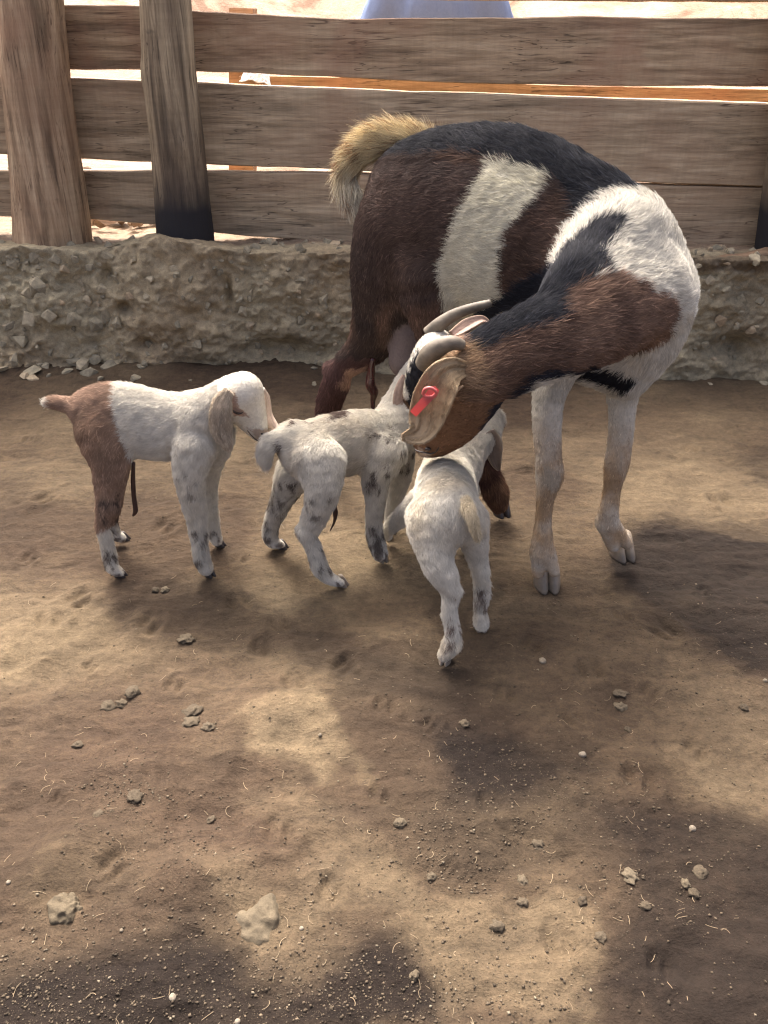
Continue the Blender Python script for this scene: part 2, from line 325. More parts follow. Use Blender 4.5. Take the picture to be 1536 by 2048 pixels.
bandt = (smooth(.88, .94, BT)*(1-smooth(1.02, 1.08, BT)))[..., None]*smooth(-.4, .1, BX)[..., None]*.7      # dark soil layer under the lip
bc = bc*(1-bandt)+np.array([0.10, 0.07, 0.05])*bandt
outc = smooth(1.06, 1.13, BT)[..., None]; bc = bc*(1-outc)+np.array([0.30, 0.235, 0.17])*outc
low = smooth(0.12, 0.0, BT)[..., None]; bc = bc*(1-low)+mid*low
ny, nx = BX.shape; idx = np.arange(nx*ny).reshape(ny, nx)
quads = np.stack([idx[:-1, :-1], idx[:-1, 1:], idx[1:, 1:], idx[1:, :-1]], -1).reshape(-1, 4)
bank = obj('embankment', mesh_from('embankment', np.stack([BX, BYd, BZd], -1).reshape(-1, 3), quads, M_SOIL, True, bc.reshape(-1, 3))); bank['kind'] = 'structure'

# ------------------------------------------------------------------ world beyond the fence
hx = np.linspace(-40, 40, 160); hy = np.concatenate([np.linspace(3.7, 8, 60)[:-1], np.linspace(8, 90, 60)])
HX, HY = np.meshgrid(hx, hy); hp = np.stack([HX, HY, HX*0], -1)
HZ = 0.41 + 0.02*fbm(hp*2, 3, 151) + 0.26*np.clip(HY-6.5, 0, 60)*smooth(6.5, 12, HY) + 0.35*fbm(hp*0.35, 4, 153)*smooth(6.5, 12, HY)
ny, nx = HX.shape; idx = np.arange(nx*ny).reshape(ny, nx)
quads = np.stack([idx[:-1, :-1], idx[:-1, 1:], idx[1:, 1:], idx[1:, :-1]], -1).reshape(-1, 4)
h = obj('hillside', mesh_from('hillside', np.stack([HX, HY, HZ], -1).reshape(-1, 3), quads, M_SAND)); h['kind'] = 'structure'

# ------------------------------------------------------------------ stones
def hull_mesh(name, n, mat, seed, sq=0.25):
    r = np.random.default_rng(seed); bm = bmesh.new()
    for i in range(n):
        d = r.normal(size=3); d /= np.linalg.norm(d); d = np.sign(d)*np.abs(d)**(1-sq)
        bm.verts.new(Vector(d/np.linalg.norm(d)*r.uniform(.8, 1.05)))
    res = bmesh.ops.convex_hull(bm, input=bm.verts)
    bmesh.ops.delete(bm, geom=[e for e in res['geom_interior'] if isinstance(e, bmesh.types.BMVert)], context='VERTS')
    me = bpy.data.meshes.new(name); bm.to_mesh(me); bm.free(); me.materials.append(mat); return me
def lump_mesh(name, mat, seed, sub=3, amp=0.25, fr=1.6):
    bm = bmesh.new(); bmesh.ops.create_icosphere(bm, subdivisions=sub, radius=1)
    v = np.array([list(w.co) for w in bm.verts]); k = 1+amp*fbm(v*fr+seed*3.3, 3, seed)+amp*.35*fbm(v*fr*4, 2, seed+5)
    for w, s in zip(bm.verts, k): w.co *= float(s)
    me = bpy.data.meshes.new(name); bm.to_mesh(me); bm.free(); me.materials.append(mat)
    me.polygons.foreach_set('use_smooth', [True]*len(me.polygons)); return me
HULLS = [hull_mesh('stone', 13, M_STONE, 500+i) for i in range(9)]
HULLO = [hull_mesh('sunlit_stone', 13, M_OUT, 600+i) for i in range(5)]
CLODS = [lump_mesh('clod', M_CLOD, 20+i, 3, .75, 2.2) for i in range(6)]
PALES = [lump_mesh('pebble', M_PALE, 40+i, 2, .22, 1.3) for i in range(3)]
def bank_surface(px, py):
    """nearest bank vertex along the ray through photo pixel"""
    ux, uy = BPX, BPY; i = np.argmin((ux-px)**2+(uy-py)**2); return BV[i]
sel = (BT <= 1.25).ravel()
BV = np.stack([BX, BYd, BZd], -1).reshape(-1, 3)[sel]; BPX, BPY = proj(BV)
def place_stone(px, py, w, h_, rot=None, mesh=None, parent=bank, name='stone', sink=0.1, pos=None):
    p = bank_surface(px, py) if pos is None else pos; s = S(p)
    o = bpy.data.objects.new(name, mesh or random.choice(HULLS))
    a, b = w*s/2, h_*s/2
    o.location = Vector(p)+Vector((0, sink*min(a, b)*.45, 0)) if pos is None else Vector(p)
    o.scale = (a, min(a, b)*.9, b); o.rotation_euler = (random.uniform(-.3, .3), rot if rot is not None else random.uniform(-.6, .6), random.uniform(-.9, .9))
    return link(o, parent)
hand = [(75,578,36,42),(98,632,30,30),(62,640,34,40),(38,680,40,34),(145,640,38,32),(178,600,18,26),(190,650,30,30),(210,630,22,34),(235,645,26,26),(262,592,22,20),(200,578,20,22),
 (232,560,24,22),(112,575,20,16),(130,540,20,30),(60,590,30,40),(485,622,32,24),(500,650,22,22),(440,545,22,16),(415,610,18,16),(300,690,16,24),(330,695,14,20),(70,512,26,34),(112,520,30,24),(145,518,34,16),
 (25,530,34,22),(10,600,16,22),(30,720,40,26),(80,735,40,22),(150,722,36,20),(190,718,30,24),(225,735,26,30),(540,565,24,16),(600,560,26,14),(650,600,26,30),(672,640,20,26),(600,640,20,20),(20,650,30,16),
 (1440,640,30,26),(1480,600,26,24),(1510,520,34,24),(1420,560,22,20),(1500,660,26,20),(1410,690,22,18),(1460,700,20,18),(1395,600,16,18),(1520,600,20,30),(1450,580,22,16),(515,690,18,20),(478,600,22,14),
 (380,560,22,16),(345,540,20,16),(300,560,22,18),(355,650,22,18),(395,690,24,20),(270,520,30,16),(215,512,28,16),(180,535,26,18)]
for px, py, w, h_ in hand: place_stone(px, py, w*1.15, h_*1.1)
for i in range(230):
    px, py = random.uniform(0, 1536), random.uniform(512, 735)
    if 690 < px < 1380: continue
    place_stone(px, py, random.uniform(8, 22), random.uniform(8, 18))
# stones lying along the lip under the lowest plank
for i in range(46):
    px = random.choice([random.uniform(170, 320), random.uniform(430, 700), random.uniform(1390, 1520), random.uniform(0, 170), random.uniform(430, 700)])
    p = PL(px, 493, FY0-0.09+random.uniform(-.06, .08), FM); p[2] = BZ+0.004
    w = random.uniform(14, 34)
    place_stone(px, 490, w, w*random.uniform(.5, .9), pos=p)

# ------------------------------------------------------------------ fence
fence = thing('plank_fence', (0, FY0, BZ), 'wooden plank fence with round log posts standing on the stony earth bank', 'fence')
def interp(pts, x):
    xs_, ys_ = [p[0] for p in pts], [p[1] for p in pts]; return float(np.interp(x, xs_, ys_))
def plank(top, bot, y0, m, mat, thick=0.045, parent=None, seed=0, step=14, name='plank'):
    x0, x1 = top[0][0], top[-1][0]; n = int((x1-x0)/step)+1; V = []; F = []; rows = 7
    rr = np.random.default_rng(seed)
    for i in range(n+1):
        x = x0+(x1-x0)*i/n
        yt = interp(top, x)+1.6*float(fbm(np.array([x*.012, seed, 0.]), 3, seed)); yb = interp(bot, x)+2.6*float(fbm(np.array([x*.012, seed+50., 0.]), 3, seed+1))
        A, B = PL(x, yt, y0, m), PL(x, yb, y0, m)
        off = np.array([-m, 1, 0])/math.hypot(1, m)
        prof = [A+off*thick, A+off*.004+np.array([0, 0, .0]), A*.985+B*.015]+[A+(B-A)*k/(rows) for k in range(1, rows)]+[A*.015+B*.985, B+off*.004, B+off*thick]
        bulge = [0, 0, -.003]+[-.003+.002*float(fbm(np.array([x*.02, k*1.7, seed]), 2, 4)) for k in range(1, rows)]+[-.003, 0, 0]
        V += [list(p_+off*b_) for p_, b_ in zip(prof, bulge)]
    k = rows+5
    for i in range(n):
        for j in range(k):
            a, b = i*k+j, i*k+(j+1) % k; F.append((a, b, b+k, a+k))
    F.append(tuple(range(k))[::-1]); F.append(tuple(range(n*k, n*k+k)))
    me = mesh_from(name, V, F, mat, False)
    bm = bmesh.new(); bm.from_mesh(me); bmesh.ops.recalc_face_normals(bm, faces=bm.faces); bm.to_mesh(me); bm.free()
    return obj(name, me, parent)
BY0 = FY0+0.09
plank([(-1500, 6), (-90, 6), (115, 10), (283, 12), (400, 22), (700, 38), (1040, 35), (1160, 32), (1300, 36), (3000, 40)], [(-1500, 130), (-90, 134), (115, 138), (400, 142), (768, 160), (1150, 172), (1650, 173), (3000, 190)], BY0, FM, M_PLANKR, parent=fence, seed=1)
plank([(-1500, 146), (-90, 150), (135, 157), (400, 166), (768, 182), (1650, 211), (3000, 240)], [(-1500, 270), (-90, 306), (150, 317), (410, 328), (768, 345), (1100, 358), (1650, 377), (3000, 430)], BY0, FM, M_PLANK, .06, parent=fence, seed=2)
plank([(-1500, 300), (-90, 339), (160, 343), (410, 343), (700, 347), (960, 362), (1200, 367), (1650, 379), (3000, 436)], [(-1500, 380), (-90, 430), (165, 438), (310, 450), (430, 465), (700, 490), (1100, 497), (1650, 499), (3000, 560)], BY0, FM, M_PLANK, parent=fence, seed=3)
plank([(-1500, -170), (-90, -170), (700, -160), (3000, -150)], [(-1500, -20), (-90, -14), (400, -8), (800, -1), (1100, 2), (1650, 5), (3000, 16)], BY0, FM, M_PLANKR, parent=fence, seed=4)
def tube(path, radii, mat, name, parent=None, ns=14, seed=0, amp=.08, sub=6, flat=1.0):
    P_ = [Vector(p) for p in path]; V, F = [], []
    pts, rs = [], []
    n = len(P_)
    for i in range(n-1):
        p0, p1, p2_, p3 = P_[max(i-1, 0)], P_[i], P_[i+1], P_[min(i+2, n-1)]
        for k_ in range(sub):
            t = k_/sub; t2, t3 = t*t, t*t*t
            pts.append(.5*((2*p1)+(-p0+p2_)*t+(2*p0-5*p1+4*p2_-p3)*t2+(-p0+3*p1-3*p2_+p3)*t3)); rs.append(radii[i]*(1-t)+radii[i+1]*t)
    pts.append(P_[-1]); rs.append(radii[-1])
    ref = Vector((0, 0, 1)) if abs((P_[-1]-P_[0]).normalized().z) < .9 else Vector((1, 0, 0))
    for i, p in enumerate(pts):
        t = (pts[min(i+1, len(pts)-1)]-pts[max(i-1, 0)]).normalized(); u = t.cross(ref).normalized(); w = u.cross(t)
        for j in range(ns):
            a = 2*math.pi*j/ns; k_ = 1+amp*float(vnoise(np.array([math.cos(a)*1.5+seed, math.sin(a)*1.5, i*.45]), seed))
            V.append(p+(u*math.cos(a)*flat+w*math.sin(a))*rs[i]*k_)
    m_ = len(pts)
    for i in range(m_-1):
        for j in range(ns):
            a, b = i*ns+j, i*ns+(j+1) % ns; F.append((a, b, b+ns, a+ns))
    V.append(pts[0]); V.append(pts[-1]); 
    for j in range(ns): F.append((len(V)-2, (j+1) % ns, j)); F.append((len(V)-1, (m_-1)*ns+j, (m_-1)*ns+(j+1) % ns))
    me = mesh_from(name, V, F, mat); return obj(name, me, parent)
def lumpy(name, pts_scale, loc, mat, parent=None, seed=1, sub=3, amp=.25, rot=(0, 0, 0)):
    o = bpy.data.objects.new(name, lump_mesh(name, mat, seed, sub, amp)); o.location = loc; o.scale = pts_scale; o.rotation_euler = rot; return link(o, parent)
def post(nodes, y0, mat, seed, parent, name='post', knots=()):
    """log post: nodes (px, py, r px) from top to bottom on the upright plane"""
    V, F = [], []; NR, NS = 70, 36; T = np.linspace(0, 1, NR)
    ys_ = np.array([n[1] for n in nodes], float); yy = ys_[0]+(ys_[-1]-ys_[0])*T
    for i, y in enumerate(yy):
        x = interp([(n[1], n[0]) for n in nodes], y); r = interp([(n[1], n[2]) for n in nodes], y)
        c = PL(x, y, y0, FM); r = r*S(c)
        for j in range(NS):
            a = 2*math.pi*j/NS; d = np.array([math.cos(a), math.sin(a), 0])
            q_ = np.array([d[0]*1.4, d[1]*1.4, c[2]*3.0])
            k = 1+.05*float(fbm(q_+seed, 3, seed))+.035*float(fbm(np.array([d[0]*5, d[1]*5, c[2]*1.5])+seed, 2, seed+3))
            for ka, kz, kr, ks in knots:
                da = (a-ka+math.pi) % (2*math.pi)-math.pi; dd = math.hypot(da*r, c[2]-kz)
                k += ks*math.exp(-(dd/kr)**2) - ks*.9*math.exp(-(dd/(kr*.45))**2)
            V.append(c+d*r*k)
    for i in range(NR-1):
        for j in range(NS):
            a, b = i*NS+j, i*NS+(j+1) % NS; F.append((a, a+NS, b+NS, b))
    F.append(tuple(range(NS))); F.append(tuple(range((NR-1)*NS, NR*NS))[::-1])
    return obj(name, mesh_from(name, V, F, mat), parent)
post([(52, -160, 62), (60, 0, 64), (72, 150, 66), (88, 300, 69), (104, 440, 74), (108, 515, 78)], FY0-.02, M_POST, 3, fence)
PZ = PL(375, 283, FY0, FM)[2]; PZ2 = PL(285, 145, FY0, FM)[2]
p2 = post([(325, -160, 50), (331, 0, 51), (339, 150, 53), (355, 283, 53), (364, 400, 54), (370, 470, 56), (372, 530, 57)], FY0-.04, M_POSTC, 8, fence,
     knots=((-1.35, PZ, .03, .10), (math.pi*1.02, PZ2, .035, .10)))
kc = PL(375, 283, FY0-.04-.052, FM)
tube([kc+np.array([.022*math.cos(a)*.8, -.003+.004*math.cos(a), .022*math.sin(a)*1.2]) for a in np.linspace(0, 6.283, 9)], [.0045]*9, M_POSTC, 'knot', p2, 8, 3, .2, 4)
o = lumpy('knot', (.011, .006, .016), kc, M_CORD, p2, 4, 2, .3)
p2['label'] = 'log post with a charred black foot'
post([(1630, -160, 50), (1612, 150, 52), (1585, 350, 54), (1567, 500, 55), (1560, 530, 56)], FY0-.02, M_POSTC, 12, fence)

for ax_, sd_ in ((-560, 21), (-1180, 22), (2300, 23), (2900, 24)):
    post([(ax_, -160, 52), (ax_, 150, 54), (ax_, 350, 56), (ax_, 570, 58)], FY0-.02, M_POST, sd_, fence)
# second, lower fence beyond, and what lies there
yard = thing('back_fence', (0, 3.34, .41), 'orange sunlit plank and square post fence standing behind the main fence', 'fence')
plank([(478, 153), (768, 154), (1000, 159), (1035, 167), (1150, 171), (1700, 182)], [(478, 192), (768, 196), (1700, 225)], 3.28, FM, M_ORANGE, .04, parent=yard, seed=6)
plank([(458, 15), (506, 16)], [(458, 600), (506, 600)], 3.34, FM, M_ORANGE, .08, parent=yard, seed=7, name='post', step=24)
# white sack on it
sp_ = PL(512, 147, 3.27, FM)
bm = bmesh.new(); bmesh.ops.create_grid(bm, x_segments=10, y_segments=6, size=1)
for v in bm.verts:
    x_, y_ = v.co.x, v.co.y
    v.co = Vector((x_*.055*(1-.25*(y_+1)/2)+.006*math.sin(9*y_), y_*.05, .022*(1-abs(x_)**3)*(1-.4*abs(y_))+.004*math.sin(7*x_+3*y_)))
bmesh.ops.solidify(bm, geom=bm.faces[:], thickness=.003)
me = bpy.data.meshes.new('paper_sack'); bm.to_mesh(me); bm.free(); me.materials.append(M_PAPER)
o = obj('paper_sack', me); o.location = sp_+np.array([0, 0, -.008]); o.rotation_euler = (.5, .15, .1); tag(o, 'crumpled white paper sack on the orange plank behind the fence', 'sack')

# sunlit rubble behind the bank, seen through the gap between the posts
k = 0
for i in range(34):
    px = random.uniform(172, 318); D = random.uniform(3.25, 3.9); c = PL(px, 460, D, 0); c[2] = BZ+.012
    o = bpy.data.objects.new('stone', random.choice(HULLO)); s = random.uniform(.018, .05); o.location = c; o.scale = (s*1.3, s, s*.8)
    o.rotation_euler = (random.uniform(-.4, .4), random.uniform(-.4, .4), random.uniform(0, 3)); link(o, h)
c = PL(272, 468, 3.35, 0); c[2] = BZ+.03; o = bpy.data.objects.new('dark_stone', hull_mesh('dark_stone', 14, M_HOOFD, 77)); o.location = c; o.scale = (.04, .03, .022); link(o)
tag(o, 'single black stone lying among the pale rubble behind the fence', 'stone')
for i in range(60):
    px = random.uniform(-60, 1600); D = random.uniform(3.5, 9)**1.0; c = PL(px, 400, D, 0); j = np.argmin((HX.ravel()-c[0])**2+(HY.ravel()-c[1])**2); c[2] = max(HZ.ravel()[j], .4)
    o = bpy.data.objects.new('stone', random.choice(HULLO)); s = random.uniform(.02, .06)*(D/4); o.location = c; o.scale = (s*1.3, s, s*.6); o.rotation_euler = (0, 0, random.uniform(0, 3)); link(o, h)

# dead branch lying on the lip at the right
o = tube([P(1350, 530, 2.86), P(1420, 528, 2.84), P(1480, 520, 2.84), P(1535, 505, 2.86)], [.022, .024, .022, .018], M_LOG, 'dead_branch', seed=4, amp=.25, flat=1.3)
tag(o, 'weathered branch lying along the lip of the earth bank at the right', 'branch')

# ------------------------------------------------------------------ surface from blended rounded limbs
class Blend:
    def __init__(s): s.pr = []
    def chain(s, nodes, grp, k=.02, flow=1.0, flat=1.0, axis=(0, 1, 0)):
        pts = [(P(x, y, D), r) for x, y, D, r in nodes]; pts = [(p, r*S(p)) for p, r in pts]; s.raw(pts, grp, k, flow, flat, axis)
    def raw(s, pts, grp, k=.02, flow=1.0, flat=1.0, axis=(0, 1, 0)):
        s.cid = getattr(s, 'cid', 0)+1; ins = getattr(s, 'inset', 0.0); pts = [(p, max(r-min(ins, r*.3), .002)) for p, r in pts]
        if len(pts) == 1: pts = pts*2
        if len(pts) > 2:                                    # smooth curve through the joints
            A = np.array([[*p, r] for p, r in pts], float); out = []; n = len(A)
            for i in range(n-1):
                p0, p1, p2_, p3 = A[max(i-1, 0)], A[i], A[i+1], A[min(i+2, n-1)]
                for t in (0, .34, .67): out.append(.5*(2*p1+(p2_-p0)*t+(2*p0-5*p1+4*p2_-p3)*t*t+(3*p1-p0-3*p2_+p3)*t**3))
            out.append(A[-1]); pts = [(q[:3], max(q[3], .002)) for q in out]
        for (a, ra), (b, rb) in zip(pts[:-1], pts[1:]):
            s.pr.append((np.array(a, float), np.array(b, float), ra, rb, grp, k, flow, flat, np.array(axis, float), s.cid))
    def dist(s, pr, p):
        a, b, ra, rb, grp, k, flow, flat, ax, _ = pr
        if flat != 1.0:
            ax = ax/np.linalg.norm(ax); f = (1/flat-1)
            p = p+((p-a)@ax)[..., None]*ax*f; b = b+((b-a)@ax)*ax*f
        ab = b-a; L = float(ab@ab); t = np.clip(((p-a)@ab)/L, 0, 1) if L > 1e-12 else np.zeros(p.shape[:-1])
        return (np.linalg.norm(p-a-t[..., None]*ab, axis=-1)-(ra+(rb-ra)*t))*min(1.0, flat)
    def build(s, vox, cut=None):
        lo = np.min([np.minimum(q[0]-q[2]*1.3, q[1]-q[3]*1.3) for q in s.pr], 0)-4*vox; hi = np.max([np.maximum(q[0]+q[2]*1.3, q[1]+q[3]*1.3) for q in s.pr], 0)+4*vox
        n = np.ceil((hi-lo)/vox).astype(int)+1
        ax = [lo[i]+vox*np.arange(n[i]) for i in range(3)]; D = np.full(n, 1.0, np.float32)
        for cid in sorted({q[9] for q in s.pr}):
            Q = [q for q in s.pr if q[9] == cid]; k = Q[0][5]; m = k*2+3*vox
            l = np.min([np.minimum(q[0]-q[2]*1.25, q[1]-q[3]*1.25) for q in Q], 0)-m; u = np.max([np.maximum(q[0]+q[2]*1.25, q[1]+q[3]*1.25) for q in Q], 0)+m
            i0 = np.clip(np.floor((l-lo)/vox).astype(int), 0, n-1); i1 = np.clip(np.ceil((u-lo)/vox).astype(int)+1, 1, n)
            sl = tuple(slice(a, b) for a, b in zip(i0, i1)); gx = np.stack(np.meshgrid(*[ax[i][sl[i]] for i in range(3)], indexing='ij'), -1)
            d = None; k0 = min(k, .0025)
            for q in Q:
                e = s.dist(q, gx).astype(np.float32)
                if d is None: d = e
                else: hh = np.clip(.5+.5*(d-e)/k0, 0, 1); d = d*(1-hh)+e*hh-k0*hh*(1-hh)
            e = D[sl]; hh = np.clip(.5+.5*(e-d)/k, 0, 1); D[sl] = e*(1-hh)+d*hh-k*hh*(1-hh)
        if cut is not None: D = cut(D, ax)
        return nets(D, lo, vox)
def nets(D, lo, vox):
    sgn = D < 0; n = np.array(D.shape)
    c = [sgn[dx:n[0]-1+dx, dy:n[1]-1+dy, dz:n[2]-1+dz] for dx in (0, 1) for dy in (0, 1) for dz in (0, 1)]
    su = sum(x.astype(np.int8) for x in c); act = (su > 0) & (su < 8); ids = np.full(act.shape, -1, np.int64); A = np.argwhere(act); ids[act] = np.arange(len(A))
    acc = np.zeros((len(A), 3)); cnt = np.zeros(len(A))
    cor = [(dx, dy, dz) for dx in (0, 1) for dy in (0, 1) for dz in (0, 1)]
    for a in cor:
        for ax_ in range(3):
            if a[ax_]: continue
            b = list(a); b[ax_] = 1
            va = D[A[:, 0]+a[0], A[:, 1]+a[1], A[:, 2]+a[2]]; vb = D[A[:, 0]+b[0], A[:, 1]+b[1], A[:, 2]+b[2]]
            m = (va < 0) != (vb < 0); t = np.where(m, va/np.where(m, va-vb, 1), 0)
            pt = np.array(a, float)[None].repeat(len(A), 0); pt[:, ax_] += t
            acc[m] += pt[m]; cnt[m] += 1
    V = lo+vox*(A+acc/cnt[:, None]); F = []
    for ax_ in range(3):
        o1, o2 = (ax_+1) % 3, (ax_+2) % 3
        s0 = [slice(1, -1)]*3; s0[ax_] = slice(0, n[ax_]-1); s1 = list(s0); s1[ax_] = slice(1, n[ax_])
        a, b = sgn[tuple(s0)], sgn[tuple(s1)]; E = np.argwhere(a != b); fl = a[a != b]
        base = E.copy(); base[:, o1] += 1; base[:, o2] += 1
        def cid(d1, d2):
            q = base.copy(); q[:, o1] -= d1; q[:, o2] -= d2; return ids[q[:, 0], q[:, 1], q[:, 2]]
        Q = np.stack([cid(1, 1), cid(0, 1), cid(0, 0), cid(1, 0)], -1); Q[~fl] = Q[~fl][:, ::-1]; F.append(Q)
    return V, np.concatenate(F)
def normals(V, F):
    n = np.cross(V[F[:, 2]]-V[F[:, 0]], V[F[:, 3]]-V[F[:, 1]]); N_ = np.zeros_like(V)
    for i in range(4): np.add.at(N_, F[:, i], n)
    return N_/np.maximum(np.linalg.norm(N_, axis=1), 1e-12)[:, None]
def blend_fields(B, V):
    """nearest limb's group and the lie of the coat at each point"""
    best = np.full(len(V), 9.0); grp = np.zeros(len(V), int); flow = np.zeros_like(V); names = sorted({q[4] for q in B.pr})
    for q in B.pr:
        d = B.dist(q, V); m = d < best; best[m] = d[m]; grp[m] = names.index(q[4])
        L = q[1]-q[0]; l = np.linalg.norm(L)
        if l > 1e-6 and q[6] != 0: flow += (L/l*q[6])[None]*np.exp(-np.clip(d, 0, 1)/.012)[:, None]
    return names, grp, flow

def hairs(name, V, F, Nn, cols, flow, length, count, parent, rad=.00045, lift=.22, keep=None, jitter=.18, curl=0.0, droop=.25, seed=0, keys=4, dark=(.55, 1.25)):
    r = np.random.default_rng(seed+900)
    if keep is not None: F = F[keep[F].mean(1) > .5]
    ar = np.linalg.norm(np.cross(V[F[:, 2]]-V[F[:, 0]], V[F[:, 3]]-V[F[:, 1]]), axis=1); w = ar*(.2+np.clip(length[F].mean(1)/max(length.max(), 1e-6), 0, 1)*.8) 
    fi = r.choice(len(F), count, p=w/w.sum()); u, v = r.random(count)[:, None], r.random(count)[:, None]; f = F[fi]
    lerp = lambda A: (A[f[:, 0]]*(1-u)+A[f[:, 1]]*u)*(1-v)+(A[f[:, 3]]*(1-u)+A[f[:, 2]]*u)*v
    p, n_, fl, c = lerp(V), lerp(Nn), lerp(flow), lerp(cols); L = lerp(length[:, None])[:, 0]
    pj = f[np.arange(count), r.integers(0, 4, count)]; c = cols[pj]          # keep coat edges crisp
    n_ /= np.linalg.norm(n_, axis=1)[:, None]
    fl = fl/np.maximum(np.linalg.norm(fl, axis=1), 1e-6)[:, None]+np.array([0, 0, -droop])
    fl += (.32*np.stack([vnoise(p*22+k_*31, 60+k_) for k_ in range(3)], -1)+.22*np.stack([vnoise(p*85+k_*13, 80+k_) for k_ in range(3)], -1))
    fl -= (fl*n_).sum(1)[:, None]*n_; fl /= np.maximum(np.linalg.norm(fl, axis=1), 1e-6)[:, None]
    side = np.cross(n_, fl); fl = fl+side*r.normal(0, jitter, count)[:, None]
    L = L*r.uniform(.6, 1.15, count); clump = vnoise(p*90, 5)
    lf = lift*(1+.45*clump)*r.uniform(.5, 1.5, count)
    T = np.linspace(0, 1, keys); pts = np.empty((count, keys, 3), np.float32)
    for i, t in enumerate(T):
        q = p+(fl*t)*L[:, None]+n_*(lf*(t-.45*t*t)*L)[:, None]-n_*.0008
        if curl: q = q+side*(curl*L*math.sin(t*5.5))[:, None]*r.choice([-1, 1], count)[:, None]*.5
        pts[:, i] = q
    pts[..., 2] = np.maximum(pts[..., 2], .002)
    hc = bpy.data.hair_curves.new(name); hc.add_curves([keys]*count); hc.attributes['position'].data.foreach_set('vector', pts.ravel())
    ra = np.linspace(1, .15, keys, dtype=np.float32)[None]*(rad*r.uniform(.7, 1.3, count))[:, None]
    at = hc.attributes.get('radius') or hc.attributes.new('radius', 'FLOAT', 'POINT'); at.data.foreach_set('value', ra.astype(np.float32).ravel())
    cc = np.ones((count, 4), np.float32); lum = np.clip(c.mean(1)/.6, 0, 1); jj = r.uniform(dark[0], dark[1], count)*(1+.18*clump); jj = jj*(1-.62*lum)+.62*lum*(.97+.20*clump+.12*vnoise(p*210, 6)+r.normal(0, .11, count))
    stray = r.random(count) < .07; jj[stray] = jj[stray]*(1+1.6*(1-lum[stray])); cc[:, :3] = np.clip(c*jj[:, None], 0, .88)
    a = hc.attributes.new('hcol', 'FLOAT_COLOR', 'CURVE'); a.data.foreach_set('color', cc.ravel())
    hc.materials.append(M_FUR); o = link(bpy.data.objects.new('fur', hc), parent); o['kind'] = 'stuff'; return o

def sheet(name, nodes, mat, parent, cup=.3, wave=0.0, nu=30, nv=13, thick=.0022, color=None, seed=0, fold=0.0):
    """an ear: nodes (x, y, D, half width px, turn) swept into a cupped sheet with thickness"""
    nodes = np.array(nodes, float); T = np.linspace(0, len(nodes)-1, nu); pts = []
    for t in T:
        i = int(min(t, len(nodes)-2)); u = t-i; p0, p1, p2_, p3 = nodes[max(i-1, 0)], nodes[i], nodes[i+1], nodes[min(i+2, len(nodes)-1)]
        pts.append(.5*(2*p1+(p2_-p0)*u+(2*p0-5*p1+4*p2_-p3)*u*u+(3*p1-p0-3*p2_+p3)*u**3))
    pts = np.array(pts); C_ = np.array([P(a[0], a[1], a[2]) for a in pts]); V = np.zeros((nu, nv, 3)); Nn = np.zeros((nu, nv, 3))
    for i in range(nu):
        t = pts[min(i+1, nu-1)]-pts[max(i-1, 0)]; l = math.hypot(t[0], t[1]) or 1; perp = RIGHT*(-t[1]/l)+UP*(-t[0]/l)
        tw = C_[min(i+1, nu-1)]-C_[max(i-1, 0)]; tw /= np.linalg.norm(tw); back = -ray(pts[i][0], pts[i][1]); back /= np.linalg.norm(back)
        wv = perp*math.cos(pts[i][4])+back*math.sin(pts[i][4]); wv -= (wv@tw)*tw; wv /= np.linalg.norm(wv); nn = np.cross(wv, tw)
        if nn@back < 0: nn = -nn
        hw = max(pts[i][3], .5)*S(C_[i])
        for j in range(nv):
            v = -1+2*j/(nv-1)
            off = cup*hw*(v*v)+wave*hw*(math.sin(v*5+i*.25+seed)*(.3+.7*abs(v))+.8*math.sin(v*9+i*.09+seed*2))+fold*hw*math.exp(-((v-.45)/.12)**2)-fold*hw*math.exp(-((v-.15)/.15)**2)
            V[i, j] = C_[i]+wv*v*hw+nn*off
    dn = np.cross(np.gradient(V, axis=0), np.gradient(V, axis=1)); dn /= np.maximum(np.linalg.norm(dn, axis=-1), 1e-9)[..., None]
    bk = EYE-V; fl = np.sign((dn*bk).sum(-1))[..., None]; dn = dn*np.where(fl == 0, 1, fl)
    A = (V+dn*thick).reshape(-1, 3); Bk = (V-dn*thick).reshape(-1, 3); idx = np.arange(nu*nv).reshape(nu, nv); o_ = nu*nv
    q = np.stack([idx[:-1, :-1], idx[:-1, 1:], idx[1:, 1:], idx[1:, :-1]], -1).reshape(-1, 4); fr = [q, q[:, ::-1]+o_]
    ed = np.concatenate([idx[0, :], idx[1:, -1], idx[-1, -2::-1], idx[-2:0:-1, 0]]); e2 = np.roll(ed, -1)
    fr.append(np.stack([ed, ed+o_, e2+o_, e2], -1)); VV = np.concatenate([A, Bk]); FF = np.concatenate(fr)
    n0 = np.cross(VV[FF[0, 2]]-VV[FF[0, 0]], VV[FF[0, 3]]-VV[FF[0, 1]])
    if n0@(A[FF[0, 0]]-Bk[FF[0, 0]]) < 0: FF = FF[:, ::-1]
    px, py = proj(VV); vv = np.tile(np.linspace(-1, 1, nv), nu*2)
    cols = color(px, py, np.concatenate([np.ones(o_), np.zeros(o_)]), vv)
    me = mesh_from(name, VV, FF, mat, True, cols); o = obj(name, me, parent)
    flow = np.gradient(C_, axis=0).repeat(nv, 0); flow = np.concatenate([flow, flow])
    return o, VV, FF, normals(VV, FF), cols, flow

